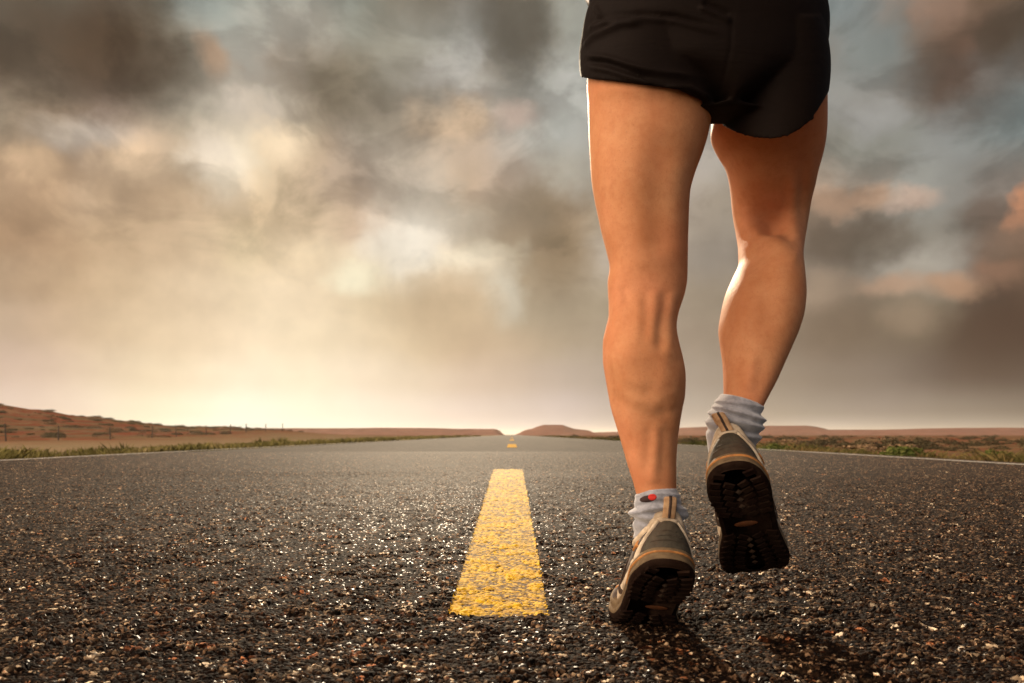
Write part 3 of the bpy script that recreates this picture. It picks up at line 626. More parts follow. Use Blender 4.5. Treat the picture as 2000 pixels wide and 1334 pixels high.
carve(body.data, [
 # near leg: tendons and hollow behind the knee, calf heads, Achilles tendon
 ('line', [(1216, 555), (1222, 580), (1221, 600)], 5, -.0022), ('line', [(1206, 545), (1208, 590), (1206, 640)], 9, .0016),
 ('line', [(1262, 560), (1264, 610), (1262, 660)], 9, -.0018), ('line', [(1245, 570), (1247, 620), (1240, 680)], 8, .0016),
 ('line', [(1301, 560), (1299, 600), (1290, 640), (1289, 700)], 8, -.0040), ('line', [(1316, 560), (1309, 620), (1306, 700)], 9, .0030), ('line', [(1278, 560), (1275, 620), (1272, 680)], 9, .0024),
 ('step', [(1180, 665), (1186, 690), (1198, 712), (1222, 735), (1252, 742), (1285, 735)], 30, -.0040), ('step', [(1190, 735), (1215, 760), (1245, 778), (1276, 787), (1300, 775)], 38, -.0060),
 ('line', [(1322, 690), (1312, 730), (1306, 770)], 9, -.0022), ('line', [(1186, 745), (1200, 800), (1222, 860), (1240, 900)], 7, -.0032), ('line', [(1196, 745), (1212, 800), (1234, 860)], 9, .0018),
 ('line', [(1287, 820), (1283, 870), (1276, 920), (1276, 950)], 9, .0036), ('line', [(1272, 830), (1266, 880), (1262, 930)], 9, -.0022), ('line', [(1296, 830), (1295, 880), (1294, 940)], 8, -.0020),
 ('line', [(1330, 790), (1312, 806), (1296, 804)], 5, -.0010), feats_blob(1222, 690, 34, 40, .004), feats_blob(1310, 740, 22, 34, .004),
 # thigh: hamstrings
 ('line', [(1305, 240), (1290, 330), (1285, 420), (1290, 520)], 26, -.0055), ('line', [(1225, 260), (1235, 360), (1245, 460), (1250, 540)], 30, .0035), ('line', [(1330, 300), (1322, 400), (1320, 520)], 18, .0040),
 feats_blob(1250, 175, 90, 16, .004),
 # far leg: crease and tendon cords behind the bent knee, calf
 ('step', [(1436, 470), (1452, 462), (1472, 452), (1500, 445), (1524, 449), (1543, 466), (1556, 478), (1572, 482)], 16, .009), ('line', [(1438, 468), (1456, 462), (1475, 451)], 5, -.0035),
 ('line', [(1548, 330), (1549, 400), (1550, 440), (1556, 474)], 9, .0065), ('line', [(1528, 400), (1534, 440), (1548, 474)], 9, -.0060), ('line', [(1452, 400), (1453, 440), (1455, 462)], 13, .0040),
 feats_blob(1506, 432, 30, 20, -.024), feats_blob(1470, 505, 30, 30, -.006), feats_blob(1455, 570, 34, 60, .004), feats_blob(1530, 560, 32, 60, .0035), ('line', [(1500, 520), (1498, 590), (1500, 650)], 16, -.0030), ('line', [(1470, 690), (1468, 730), (1458, 768)], 9, .0030), ('line', [(1488, 690), (1484, 730), (1474, 775)], 9, -.0018),
 ('line', [(1575, 300), (1570, 360), (1563, 430)], 9, -.003), ('line', [(1585, 300), (1580, 360), (1572, 430)], 7, .002)])

# hair
m = MatB('hair'); m.set(Base_Color=(.035, .02, .012), Roughness=.5); m.bump(m.noise(180, 3, .6, 'Object', 0, (1, 1, .1)), .5, .002)
rem = ellipsoid((HIPX, 1.318, 1.655), (.082, .098, .105)); remesh('hair', [rem], .006, 2, person, m.m)

# ---- shorts
m = MatB('black_shorts_fabric')
wv = m.noise(700, 2, .5)
m.set(Base_Color=m.mix(m.noise(12, 4), (.0045, .0020, .0012), (.008, .004, .0025)), Roughness=.75, Specular_IOR_Level=.09, Sheen_Weight=.0, Sheen_Roughness=.4)
m.bump(wv, .15, .0004); m.bump(m.noise(9, 4, .6, 'Object', 1.2, (.45, 1, 2.2)), .3, .008); shorts_m = m.m
HEM_L = [(1130, 152), (1142, 153), (1220, 161), (1300, 171), (1355, 180), (1376, 192), (1390, 206), (1402, 210)]
HEM_R = [(1385, 212), (1400, 237), (1433, 258), (1487, 272), (1526, 271), (1562, 255), (1592, 225), (1606, 202), (1612, 190), (1618, 180), (1626, 170)]
def sleeve(l, r, dc, hf, hb, hem, top, front_up):
    rings = []; n = 72; K = 26
    for k in range(K):
        t_ = k/(K-1); rr_ = ring(l(t_), r(t_), 0, dc(t_), hf(t_), hb(t_), n, 2.2)
        px = CX+rr_[:, 0]*FPX/rr_[:, 1]; he = pchip([h_[0] for h_ in hem], [h_[1] for h_ in hem], px)
        fr = sstep(dc(t_)-.02, dc(t_)+hf(t_), rr_[:, 1]); he = he-fr*front_up
        py = top+(he-top)*t_; rr_[:, 2] = CAMH+(HY-py)*rr_[:, 1]/FPX; rings.append(rr_)
    return loft(rings)
L = lambda a, b: (lambda t_: a+(b-a)*t_)
slL = sleeve(lambda t_: 1147-16*math.sin(t_*2.2), L(1385, 1402), L(1.222, 1.214), L(.105, .098), L(.120, .112), HEM_L, 30, 10)
slR = sleeve(L(1392, 1386), lambda t_: 1606+18*math.sin(t_*2.1)-6*t_, L(1.235, 1.262), L(.115, .112), L(.125, .132), HEM_R, 30, 70)
PEL_S = [(-52, 1170, 1596, 1.225, .112, .108), (0, 1154, 1611, 1.225, .118, .124), (30, 1143, 1615, 1.225, .120, .130), (60, 1137, 1619, 1.225, .122, .134), (90, 1134, 1618, 1.225, .122, .136), (120, 1140, 1612, 1.225, .120, .134), (170, 1165, 1592, 1.225, .105, .133), (205, 1290, 1520, 1.226, .045, .128), (228, 1360, 1460, 1.215, .008, .104), (244, 1390, 1412, 1.20, .002, .062)]
# the trunk of the shorts grows out of the two sleeves so that the hem stays free
shorts = remesh('shorts', [table_loft(PEL_S, 6, 64), slL, slR], .0026, 6, person, shorts_m)
carve(shorts.data, [
 ('line', [(1140, 52), (1180, 34), (1250, 28), (1320, 32), (1420, 58)], 6, -0.0053), ('line', [(1136, 70), (1180, 44), (1250, 37), (1320, 42), (1430, 72)], 6, 0.0045),
 ('line', [(1134, 96), (1160, 72), (1210, 50), (1260, 44)], 6, 0.0067), ('line', [(1134, 84), (1158, 60), (1200, 42)], 5, -0.0045),
 ('line', [(1134, 108), (1180, 112), (1230, 128), (1290, 142), (1370, 152)], 6, 0.0060), ('line', [(1136, 120), (1180, 122), (1230, 140), (1300, 160)], 5, -0.0048), ('line', [(1140, 128), (1190, 138), (1240, 154), (1290, 168)], 5, 0.0045),
 ('line', [(1180, 116), (1230, 134), (1270, 156)], 4, -0.0039), ('line', [(1370, 2), (1400, 16), (1430, 30)], 6, -0.0045), ('line', [(1360, 12), (1400, 28), (1430, 44)], 6, 0.0045),
 ('line', [(1432, 0), (1428, 90), (1410, 170), (1392, 222)], 4, -0.0010),
 ('line', [(1300, 168), (1350, 172), (1390, 196)], 5, 0.0045), ('line', [(1160, 8), (1172, 30), (1150, 60)], 5, 0.0045),
 ('step', [(1138, 146), (1220, 154), (1300, 164), (1352, 172), (1376, 186)], 3.2, -.0006)])

# ---- shirt
m = MatB('pale_shirt_fabric'); m.set(Base_Color=m.mix(m.noise(30, 4), (.62, .60, .57), (.74, .72, .70)), Roughness=.85); m.bump(m.noise(14, 4, .6, 'Object', .8), .4, .01); shirt_m = m.m
n_ = 72; rings = []
for z, w_, dpt, y_ in ((1.0, .178, .125, 1.225), (1.03, .176, .122, 1.226), (1.12, .160, .112, 1.232), (1.22, .168, .118, 1.245), (1.32, .182, .122, 1.262), (1.39, .180, .112, 1.278), (1.43, .12, .09, 1.288), (1.455, .075, .072, 1.295)):
    a = np.linspace(0, 2*np.pi, n_, endpoint=False); f = 1+.020*np.sin(a*9+z*14)+.012*np.sin(a*17)
    zr = np.full(n_, z)
    if z < 1.02: zr = 1.016+.004*np.sin(a*7)-.028*np.exp(-((np.angle(np.exp(1j*(a-math.pi*1.03))))/.16)**2)
    rings.append(np.stack([HIPX+w_*np.cos(a)*f*(1.10 if z < 1.02 else 1.06), y_+dpt*np.sin(a)*f, zr], -1))
rings = [rings[0]] + [r_ for r_ in rings[1:]]
v, f = loft(rings, cap=False); sh = mesh_obj('shirt', v, f, shirt_m, person); md = sh.modifiers.new('t', 'SOLIDIFY'); md.thickness = .003; md = sh.modifiers.new('s', 'SUBSURF'); md.levels = md.render_levels = 1

# ---- socks
m = MatB('grey_sock_knit')
kn = m.noise(520, 3, .6, 'Object', 0, (1, 1, .35)); fz = m.noise(90, 4, .65)
m.set(Base_Color=m.mix(m.ramp(fz, [(.35, (0, 0, 0)), (.65, (1, 1, 1))]), (.19, .19, .215), (.33, .33, .37)), Roughness=.95, Sheen_Weight=.5, Sheen_Roughness=.6, Specular_IOR_Level=.15)
m.bump(kn, .5, .0012); m.bump(fz, .3, .002); sock_m = m.m
def sock(T, folds, slope, d_in=.004):
    """T rows: py, l, r, dc, ahead, behind. slope: rise of the cuff from left to right in px"""
    T = np.array(T, float); n = 128; pys = np.linspace(T[0, 0], T[-1, 0], 90); rings = []
    c = [pchip(T[:, 0], T[:, k], pys) for k in range(1, 6)]
    for i, py in enumerate(pys):
        l, r, dc, hf, hb = (q[i] for q in c); rr_ = ring(l, r, py, dc, hf, hb, n, 2.1)
        px = CX+rr_[:, 0]*FPX/rr_[:, 1]; u = (px-(l+r)/2)/((r-l)/2); t_ = i/(len(pys)-1); k = 1-t_
        py2 = py+slope(u)*k; rr_[:, 2] = CAMH+(HY-py2)*rr_[:, 1]/FPX
        cx_, cy_ = rr_[:, 0].mean(), dc; rad = np.stack([rr_[:, 0]-cx_, rr_[:, 1]-cy_], -1); rn = np.linalg.norm(rad, axis=1)[:, None]
        off = np.zeros(n)
        for (fy, tilt, w_, amp, bow) in folds:
            q = (py2-(fy+tilt*u+bow*u*u))/w_; off += 1.5*amp*np.exp(-q*q)
        off += .0009*(fbm(px*.06, py*.09+0*px, 3, 66)-.5)
        rr_[:, :2] += rad/rn*off[:, None]; rings.append(rr_)
    top = rings[0]; ctr = top.mean(0); lip = ctr+(top-ctr)*.90; lip[:, 2] = top[:, 2]-.0; lip2 = ctr+(top-ctr)*.86; lip2[:, 2] -= .02
    mid = ctr+(top-ctr)*.96; mid[:, 2] += .0018
    return mesh_obj('sock', *loft([lip2, lip, mid]+rings, cap=False), sock_m, person)
sockL = sock([(960, 1244, 1322, 1.165, .044, .039), (972, 1240, 1328, 1.165, .046, .041), (990, 1237, 1333, 1.169, .048, .043), (1008, 1236, 1338, 1.176, .050, .046), (1024, 1236, 1341, 1.184, .052, .047), (1040, 1240, 1338, 1.194, .053, .045), (1060, 1246, 1334, 1.208, .056, .042), (1085, 1250, 1326, 1.215, .06, .038)],
 [(992, -6, 7, .0032, 8), (981, -2, 4.5, -.0020, 8), (1003, 4, 5, -.0026, 9), (1014, 3, 8, .0036, -10), (1028, 4, 5, -.0026, -10), (1040, -4, 7, .0030, 6), (1052, 0, 5, -.002, 4), (964, 0, 3, .001, 4)], lambda u: -3.5*u-2*(1-u*u))
sockR = sock([(782, 1408, 1490, 1.238, .052, .048), (796, 1395, 1491, 1.236, .054, .050), (812, 1387, 1491, 1.234, .056, .051), (828, 1383, 1489, 1.236, .058, .052), (848, 1380, 1484, 1.242, .060, .050), (872, 1384, 1478, 1.25, .062, .045), (905, 1390, 1472, 1.262, .064, .040)],
 [(795, 10, 5, -.0030, 4), (803, 14, 5, .0032, 4), (812, 16, 5, -.0030, 2), (822, 14, 7, .0036, -2), (836, 18, 5, -.0030, -6), (847, 16, 6, .0030, -8), (860, 16, 5, -.002, -6), (787, 6, 3, .0014, 3)], lambda u: 11*u-4*(1-u*u))
# small red and dark emblem knitted into the cuff
def sock_patch(name, sock_o, cx_, cy_, rx, ry, rot, colr, lift):
    me = sock_o.data; c, nrm = getco(me); px = CX+c[:, 0]*FPX/c[:, 1]; py = HY-(c[:, 2]-CAMH)*FPX/c[:, 1]
    from mathutils.bvhtree import BVHTree
    bv = BVHTree.FromPolygons([Vector(v) for v in c], [tuple(p.vertices) for p in me.polygons]); V = []; K, Q = 6, 28
    o0 = Vector((0, 0, CAMH))
    for k in range(K+1):
        for q in range(Q):
            a = q*2*math.pi/Q; x_, y_ = rx*k/K*math.cos(a), ry*k/K*math.sin(a); x2 = cx_+x_*math.cos(rot)-y_*math.sin(rot); y2 = cy_+x_*math.sin(rot)+y_*math.cos(rot)
            h_, n__, _, _ = bv.ray_cast(o0, (P(x2, y2, 1.0)-o0).normalized())
            n__ = n__ if n__.y < 0 else -n__
            V.append(h_+n__*(lift if k < K else -.0004))
    Fc = [(k*Q+q, k*Q+(q+1) % Q, (k+1)*Q+(q+1) % Q, (k+1)*Q+q) for k in range(K) for q in range(Q)]
    mm = MatB(name+'_thread'); mm.set(Base_Color=colr, Roughness=.9); mm.bump(mm.noise(900, 2), .4, .0006)
    return mesh_obj(name, V, Fc, mm.m, sock_o)
sock_patch('emblem', sockL, 1266, 974, 19, 7.5, -.16, (.030, .012, .010), .0003)
sock_patch('red_dot', sockL, 1274, 971, 9, 7, 0, (.50, .022, .014), .0007)

# ------------------------------------------------------------------ trail shoes
SL = .285
Pp = [0, .1, .2, .3, .4, .5, .6, .7, .8, .9, 1.0]
WLAT = [0, .023, .037, .0425, .041, .0415, .047, .0515, .046, .030, 0]
WMED = [0, .023, .036, .039, .032, .0315, .042, .0485, .046, .031, 0]
def shoe(side, place, label, lean=0.0):
    """side: -1 when the little toe is at -x (left foot), +1 for the right foot. place(x, y, z) -> world"""
    def wid(p):   # signed perimeter position -1..1; negative = -x side
        tab = np.where(p < 0, pchip(Pp, WLAT if side < 0 else WMED, np.abs(p)), pchip(Pp, WMED if side < 0 else WLAT, np.abs(p)))
        return tab*np.sign(p)
    def gy(p): return (1-np.cos(np.pi*np.abs(p)))/2
    def collar_h(p):
        a = np.abs(p); return np.interp(a, [0, .10, .22, .42, .62, .8, 1], [.098, .095, .080, .078, .092, .094, .094])
    def surf(p, v, off=0.0):
        """upper: p round the shoe, v 0 (sole) .. 1 (collar)"""
        p = np.asarray(p, float); v = np.asarray(v, float)
        def raw(p, v):
            k = np.clip(v, 0, 1); z = .034+k*(collar_h(p)-.034)
            bul = .0035*np.sin(np.pi*np.clip(v*1.2, 0, 1))
            y0 = .001-.003*np.sin(np.pi*np.clip(v, 0, 1)*.9)*0+.009*k**1.6-.002*np.sin(np.pi*k); y1 = np.interp(k, [0, .12, .3, .5, .75, 1], [SL-.004, SL-.006, SL-.022, SL-.070, SL-.13, .132])
            y = y0+(y1-y0)*gy(p)
            wc = .033*np.sin(np.pi*np.abs(p))*np.sign(p)*(.95+.1*np.abs(p))
            b = k**1.25; x = (wid(p)*(.96))*(1-b)+wc*b+np.sign(p)*bul*np.sin(np.pi*np.abs(p))
            return np.stack([x, y, z], -1)
        c = raw(p, v)
        if np.any(off):
            e = 1e-3; du = raw(p+e, v)-raw(p-e, v); dv = raw(p, v+e)-raw(p, v-e); n_ = np.cross(du, dv); n_ /= np.linalg.norm(n_, axis=-1)[..., None]+1e-12
            ctr = np.stack([0*p, np.clip(c[..., 1], .04, .2), c[..., 2]], -1); sg = np.sign(np.sum(n_*(c-ctr), -1)); n_ = n_*np.where(sg == 0, 1, sg)[..., None]
            c = c+n_*np.asarray(off)[..., None]
        return c
    def W_(c): return [place(*q) for q in c.reshape(-1, 3)]
    root = bpy.data.objects.new('shoe', None); COL.objects.link(root); root.parent = person; root['label'] = label
    # closed upper
    pv = np.linspace(-1, 1, 121)[:-1]; vv = np.concatenate([np.linspace(0, 1, 34)])
    PP, VV = np.meshgrid(pv, vv); c = surf(PP, VV, .0001+0*PP); n_ = len(pv)
    rings = [c[i] for i in range(len(vv))]; top = rings[-1]; ctr = top.mean(0)
    rings += [ctr+(top-ctr)*.96+np.array([0, 0, .003]), ctr+(top-ctr)*.88+np.array([0, 0, .002]), ctr+(top-ctr)*.84-np.array([0, 0, .02])]
    v_, f_ = loft([np.array(W_(r_)) for r_ in rings], cap=False); mesh_obj('upper', v_, f_, upper_m, root)
    def patch(name, A, B, mat, t_=.0022, n1=40, n2=14, parent=root):
        """raised overlay between two curves A and B of (p, v)"""
        A = np.array(A, float); B = np.array(B, float); s_ = np.linspace(0, 1, n1)
        def cv(Q): q = np.linspace(0, 1, len(Q)); return np.stack([pchip(q, Q[:, 0], s_), pchip(q, Q[:, 1], s_)], -1)
        a, b = cv(A), cv(B); w = np.linspace(0, 1, n2); G = a[:, None]*(1-w[None, :, None])+b[:, None]*w[None, :, None]
        o1 = np.minimum(1, np.minimum(w, 1-w)*n2/1.2); o2 = np.minimum(1, np.minimum(s_, 1-s_)*n1/1.2); off = t_*np.minimum(o1[None], o2[:, None])-.0004*((np.minimum(o1[None], o2[:, None])) == 0)
        C = surf(G[..., 0], G[..., 1], off); return mesh_obj(name, W_(C), grid_faces(n1, n2), mat, parent)
    # sole: outsole slab, sculpted midsole walls
    ps = np.linspace(-1, 1, 145)[:-1]
    def loop(z, grow, yb=0.0, shrink=1.0):
        x = wid(ps)*shrink; y = SL*gy(ps); cx_, cy_ = 0, SL*.5
        nx_ = np.sin(np.pi*np.abs(ps))*np.sign(ps); ny_ = -np.cos(np.pi*ps)
        rock = .016*sstep(.80, 1, y/SL)*(1-z/.09)+.006*(1-sstep(0, .10, y/SL))*(1-z/.05)
        return np.stack([x+nx_*grow, y+ny_*grow, np.full(len(ps), z)+rock], -1)
    def build(name, prof, mat, capped=True, parent=root):
        rs_ = [np.array(W_(loop(z, g))) for z, g in prof]; v_, f_ = loft(rs_, cap=False)
        if capped:   # fill the ends with a cross-wise grid so they bend with the sole
            for ri in (0, len(rs_)-1):
                r_ = loop(*prof[ri]); half = len(ps)//2; idx0 = len(v_); ex = []
                b = ri*len(ps)
                for k in range(1, half):
                    i1, i2 = (half-k) % len(ps), (half+k) % len(ps)
                    j1, j2 = (half-k-1) % len(ps), (half+k+1) % len(ps)
                    if k+1 <= half-1 or True:
                        f_.append((b+i1, b+i2, b+j2, b+j1) if j1 != j2 else (b+i1, b+i2, b+j1))
                f_.append((b+half-1, b+half, b+half+1))
        return mesh_obj(name, v_, f_, mat, parent)
    build('midsole', [(.0125, -.001), (.014, .0035), (.018, .0048), (.0225, .0030), (.0245, .0012), (.027, .0030), (.031, .0040), (.035, .0022), (.0385, -.0008), (.040, -.004)], mid_m)
    build('outsole', [(.0045, -.0035), (.0052, -.0010), (.008, .0028), (.0125, .0046), (.0148, .0044), (.0152, -.001)], out_m)
    # orange band in the midsole groove round the heel
    bp = np.linspace(-.46, .46, 90); V = []
    for z, g in ((.0262, .0020), (.0270, .0052), (.0292, .0056), (.0306, .0030)):
        x = wid(bp); y = SL*gy(bp); nx_ = np.sin(np.pi*np.abs(bp))*np.sign(bp); ny_ = -np.cos(np.pi*bp)
        tp = g*np.minimum(1, (1-np.abs(bp)/.46)*8)-.001
        V.append(np.stack([x+nx_*tp, y+ny_*tp, np.full(len(bp), z)+.006*(1-sstep(0, .1, y/SL))*(1-z/.05)], -1))
    mesh_obj('heel_band', W_(np.concatenate(V)), grid_faces(4, len(bp)), orange_m, root)
    # tread lugs
    V = []; Fc = []
    def lug(x, y, w, l, h_, a):
        b = len(V); ca, sa = math.cos(a), math.sin(a)
        rock = .016*float(sstep(.80, 1, y/SL))+.006*float(1-sstep(0, .10, y/SL))
        for zc, k in ((.0055, 1.0), (.0034, .94), (.0026, .84)):
            for ux, uy in ((-1, -1), (1, -1), (1, 1), (-1, 1)):
                px_, py_ = ux*w*k, uy*l*k; V.append(place(x+px_*ca-py_*sa, y+px_*sa+py_*ca, zc+rock))
        for k in range(2):
            for q in range(4): Fc.append((b+k*4+q, b+k*4+(q+1) % 4, b+k*4+4+(q+1) % 4, b+k*4+4+q))
        Fc.append((b+8, b+9, b+10, b+11))
    y = .012
    while y < SL-.008:
        pw = math.acos(1-2*min(max(y/SL, 0), 1))/math.pi; wl = float(pchip(Pp, WLAT if side < 0 else WMED, pw)); wr = float(pchip(Pp, WMED if side < 0 else WLAT, pw))
        if not (.098 < y < .140):
            for sx, ww in ((-1, wl), (1, wr)):
                lug(sx*(ww-.0070), y, .0085, .0054, 0, sx*.35*(1 if y > .14 else -1)); 
                if ww > .03: lug(sx*(ww-.0260), y+.004, .0078, .0050, 0, -sx*.55)
        y += .0135
        if .100 < y < .1136: mesh_obj('heel_tread', list(V), list(Fc), out_m, root, smooth=False); V.clear(); Fc.clear()
    mesh_obj('forefoot_tread', V, Fc, out_m, root, smooth=False)
    # pale diamonds down the middle of the sole, rust coloured shank plate
    for ys_ in ((.045, .062, .078), (.158, .174, .190, .206, .222)):
      V = []; Fc = []
      for y_ in ys_:
        b = len(V); s_ = .0052
        for dx, dy, z in ((0, -s_*1.2, .0035), (s_, 0, .0035), (0, s_*1.2, .0035), (-s_, 0, .0035), (0, 0, .0018)): V.append(place(dx+.002, y_+dy, z+.016*float(sstep(.8, 1, y_/SL))))
        Fc += [(b, b+1, b+4), (b+1, b+2, b+4), (b+2, b+3, b+4), (b+3, b, b+4)]
      mesh_obj('tread_stud', V, Fc, stud_m, root, smooth=False)
    V = []
    for k in range(9):
        a = k/8; 
        for j in range(13): b_ = j/12*2*math.pi; V.append(place(.002+.017*math.sin(b_)*a, .118+.0065*math.cos(b_)*a, .0030-.0014*(1-a*a)))
    mesh_obj('shank_plate', V, grid_faces(9, 13), rust_m, root)
    # overlays on the upper
    patch('heel_counter', [(-.205, .02), (-.165, .35), (-.085, .66), (-.058, .74)], [(.205, .02), (.165, .35), (.085, .66), (.058, .74)], counter_m, .0028)
    for k, v in enumerate((.20, .32, .44)):
        h_ = .12-.035*k; patch('counter_rib', [(-h_, v), (0, v+.012), (h_, v)], [(-h_, v+.035), (0, v+.05), (h_, v+.035)], counter2_m, .0040, 30, 6)
    for s_ in (-1, 1):
        patch('heel_overlay', [(s_*.215, .00), (s_*.19, .35), (s_*.11, .70), (s_*.03, .92)], [(s_*.275, .00), (s_*.235, .35), (s_*.175, .70), (s_*.15, .93)], beige_m, .0030)
        patch('side_overlay', [(s_*.275, .02), (s_*.36, .16), (s_*.50, .10), (s_*.62, .0)], [(s_*.27, .16), (s_*.36, .28), (s_*.52, .36), (s_*.64, .30)], beige_m, .0026)
        patch('side_panel', [(s_*.25, .60), (s_*.34, .40), (s_*.44, .42), (s_*.56, .50)], [(s_*.21, .93), (s_*.32, .80), (s_*.44, .86), (s_*.56, .95)], grey_m, .0022)
        patch('quarter_stripe', [(s_*.50, .05), (s_*.57, .35), (s_*.60, .7)], [(s_*.545, .05), (s_*.61, .35), (s_*.63, .7)], brown_m, .0034)
        b_ = patch('badge', [(s_*.275, .50), (s_*.287, .66)], [(s_*.330, .46), (s_*.325, .62)], orange_m, .0048, 16, 14)
        t2 = patch('toe_badge', [(s_*.735, .25), (s_*.745, .45)], [(s_*.765, .22), (s_*.775, .42)], orange_m, .0045, 12, 10)
    patch('toe_cap', [(.68, .0), (.70, .30), (.74, .45), (.88, .50), (1.0, .50)], [(.72, -.0), (.8, .01), (.88, .01), (.95, .01), (1.0, .01)], grey_m, .0030)
    patch('toe_cap', [(-.68, .0), (-.70, .30), (-.74, .45), (-.88, .50), (-1.0, .50)], [(-.72, -.0), (-.8, .01), (-.88, .01), (-.95, .01), (-1.0, .01)], grey_m, .0030)
    patch('collar_band', [(-.30, .78), (-.15, .84), (-.06, .74), (0, .72), (.06, .74), (.15, .84), (.30, .78)], [(-.30, .97), (-.15, .98), (0, .985), (.15, .98), (.30, .97)], collar_m, .0042, 60, 10)
    # padded collar rim
    cp = np.linspace(-.62, .62, 90); rp = []
    for c_ in cp: rp.append(surf(np.array([c_]), np.array([.975]))[0])
    vv_, ff_ = tube(rp, [.0062+.0030*math.exp(-(c_/.16)**2) for c_ in cp], 14); mesh_obj('collar', [place(*q) for q in vv_], ff_, collar_m, root)
    # pull tab: a pale strap loop with a dark centre seam
    b0 = surf(np.array([0.]), np.array([.80]), np.array([.003]))[0]
    path = [b0, b0+np.array([0, -.0065, .009]), b0+np.array([0, -.0115, .016]), b0+np.array([0, -.0130, .023]), b0+np.array([0, -.010, .0265]), b0+np.array([0, -.005, .023]), b0+np.array([0, -.001, .014])]
    path = [q_+np.array([lean*max(0, q_[2]-b0[2])/.025, 0, 0]) for q_ in path]; sp_, _ = smooth_path(path, [1]*7, 5)
    def strap(name, w0, th, mat, lift, par):
        V = []; N_ = len(sp_)
        for i, q in enumerate(sp_):
            tg = (sp_[min(i+1, N_-1)]-sp_[max(i-1, 0)]).normalized(); nn = Vector((1, 0, 0)).cross(tg).normalized()
            for ux, un in ((-1, .3), (-.8, 1), (0, 1.15), (.8, 1), (1, .3), (1, -.3), (.8, -1), (0, -1), (-.8, -1), (-1, -.3)):
                pnt = q+Vector((ux*w0, 0, 0))-nn*(un*th)*(-1)+nn*0; V.append(place(*(pnt-nn*0+nn*lift*0)))
        return mesh_obj(name, V, [(i*10+k, i*10+(k+1) % 10, (i+1)*10+(k+1) % 10, (i+1)*10+k) for i in range(N_-1) for k in range(10)], mat, par)
    pt = strap('pull_tab', .0090, .0022, tab_m, 0, root); strap('seam', .0022, .0032, brown_m, 0, pt)
    return root

def flat_mat(name, c1, c2, scale=60, rough=.75, bump=.3, bs=300, spec=.25, dirt=.5):
    m = MatB(name); n_ = m.noise(scale, 5, .65); d_ = m.noise(scale*.3, 4, .7)
    c = m.mix(m.ramp(n_, [(.35, (0, 0, 0)), (.65, (1, 1, 1))]), c1, c2); c = m.mix(m.ramp(d_, [(.42, (0, 0, 0)), (.64, (dirt, dirt, dirt))]), c, (.07, .035, .018))
    m.set(Base_Color=c, Roughness=rough, Specular_IOR_Level=spec); m.bump(m.noise(bs, 3), bump, .0008); m.bump(n_, bump*.6, .002); return m.m
upper_m = flat_mat('upper_mesh', (.045, .032, .026), (.085, .065, .055), 120, .85, .8, 800, .15)
counter_m = flat_mat('heel_counter_rubber', (.036, .029, .019), (.065, .054, .037), 90, .7, .5)
counter2_m = flat_mat('heel_rib_rubber', (.035, .026, .018), (.06, .048, .034), 90, .7)
beige_m = flat_mat('beige_suede', (.52, .40, .27), (.68, .56, .42), 80, .85, .4, 500, .12)
collar_m = flat_mat('collar_lining', (.48, .37, .25), (.62, .50, .37), 80, .9, .4, 500, .1)
grey_m = flat_mat('grey_overlay', (.075, .062, .056), (.12, .10, .09), 90, .65, .4)
brown_m = flat_mat('dark_brown_trim', (.022, .012, .009), (.045, .026, .018), 90, .7, .3)
orange_m = flat_mat('orange_trim', (.40, .15, .04), (.52, .23, .065), 150, .6, .3)
rust_m = flat_mat('rust_shank', (.10, .032, .010), (.14, .045, .015), 150, .6, .3)
mid_m = flat_mat('olive_midsole', (.11, .072, .037), (.19, .13, .068), 50, .75, .35, 260)
out_m = flat_mat('outsole_rubber', (.009, .004, .003), (.017, .010, .007), 60, 1.0, .4, 300, .02, .12)
stud_m = flat_mat('worn_stud_rubber', (.03, .018, .011), (.05, .032, .02), 100, .8)
tab_m = flat_mat('tab_webbing', (.36, .20, .10), (.50, .32, .18), 90, .9, .5, 600, .1)

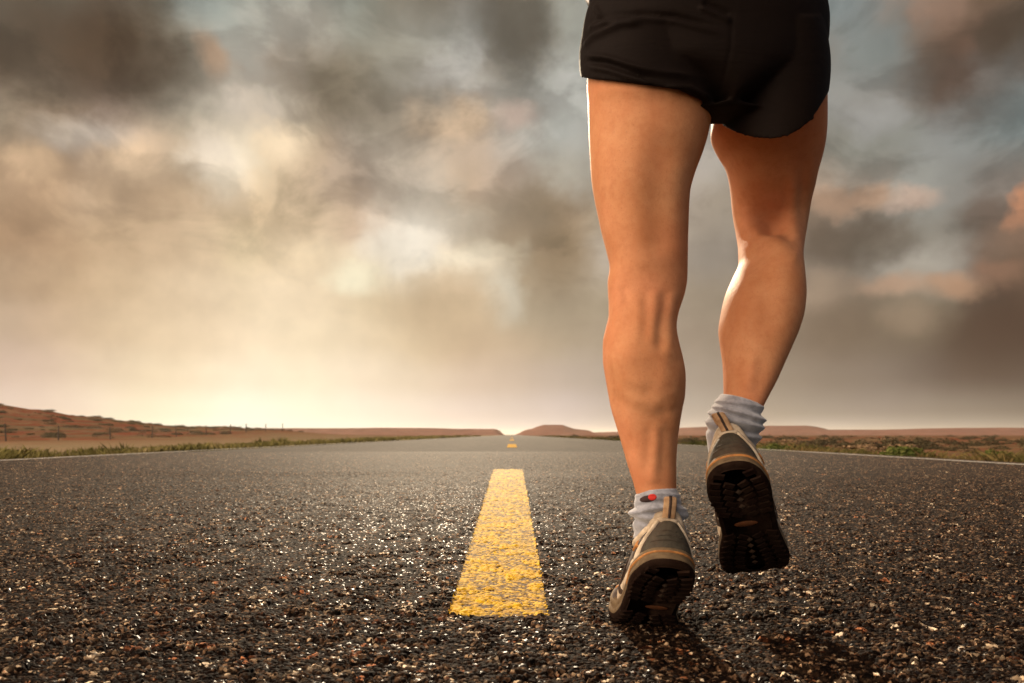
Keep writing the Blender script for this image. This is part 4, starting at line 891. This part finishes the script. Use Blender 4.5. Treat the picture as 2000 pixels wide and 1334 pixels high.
def placer(heel, pitch, yaw, roll, bend, scale=1.0, yb=.165, blen=.055):
    """heel: world point of the heel's ground corner; the sole turns from -pitch to -(pitch-bend) past yb"""
    Y_ = np.linspace(-.02, SL+.02, 400); th = -(pitch-bend*sstep(yb, yb+blen, Y_)); dy = Y_[1]-Y_[0]
    cy_ = np.concatenate([[0], np.cumsum(np.cos(th[:-1])*dy)]); cz_ = np.concatenate([[0], np.cumsum(np.sin(th[:-1])*dy)])
    i0 = np.interp(0, Y_, cy_), np.interp(0, Y_, cz_); M = Matrix.Rotation(yaw, 3, 'Z')
    R0 = Matrix.Rotation(roll, 3, 'Y')
    def place(x, y, z):
        v = R0 @ Vector((x, 0, z)); x, z = v.x, v.z
        t_ = float(np.interp(y, Y_, th)); a = float(np.interp(y, Y_, cy_))-i0[0]-math.sin(t_)*z; b = float(np.interp(y, Y_, cz_))-i0[1]+math.cos(t_)*z
        return Vector(heel)+M @ (Vector((x, a, b))*scale)
    return place
PIT = math.radians(36); SCL = 1.05
shoe(-1, placer((.2187, 1.065, (.1925*math.sin(PIT)-.0010)*SCL), PIT, math.radians(1), math.radians(7), PIT, SCL), 'trail shoe with its toe pressed on the asphalt and heel raised')
shoe(1, placer(P(1432, 925, 1.11), math.radians(43), math.radians(-27), math.radians(-13), math.radians(6), 1.05), 'trail shoe lifted clear of the road showing its dark sole', -.010)

# ------------------------------------------------------------------ thin evening haze over the plain
bm = bmesh.new(); bmesh.ops.create_cube(bm, size=1); me = bpy.data.meshes.new('haze'); bm.to_mesh(me); bm.free()
hz = bpy.data.objects.new('haze', me); COL.objects.link(hz); hz.scale = (10400, 7200, 26); hz.location = (0, 3480, 11.5)
mt = bpy.data.materials.new('evening_haze'); mt.use_nodes = True; tr = mt.node_tree; tr.nodes.clear()
pv_ = tr.nodes.new('ShaderNodeVolumePrincipled'); pv_.inputs['Density'].default_value = .0002; pv_.inputs['Color'].default_value = (.95, .88, .78, 1); pv_.inputs['Anisotropy'].default_value = .5
ou = tr.nodes.new('ShaderNodeOutputMaterial'); tr.links.new(pv_.outputs[0], ou.inputs['Volume']); me.materials.append(mt)
tag(hz, 'thin warm evening haze lying over the plain', 'haze', kind='stuff')
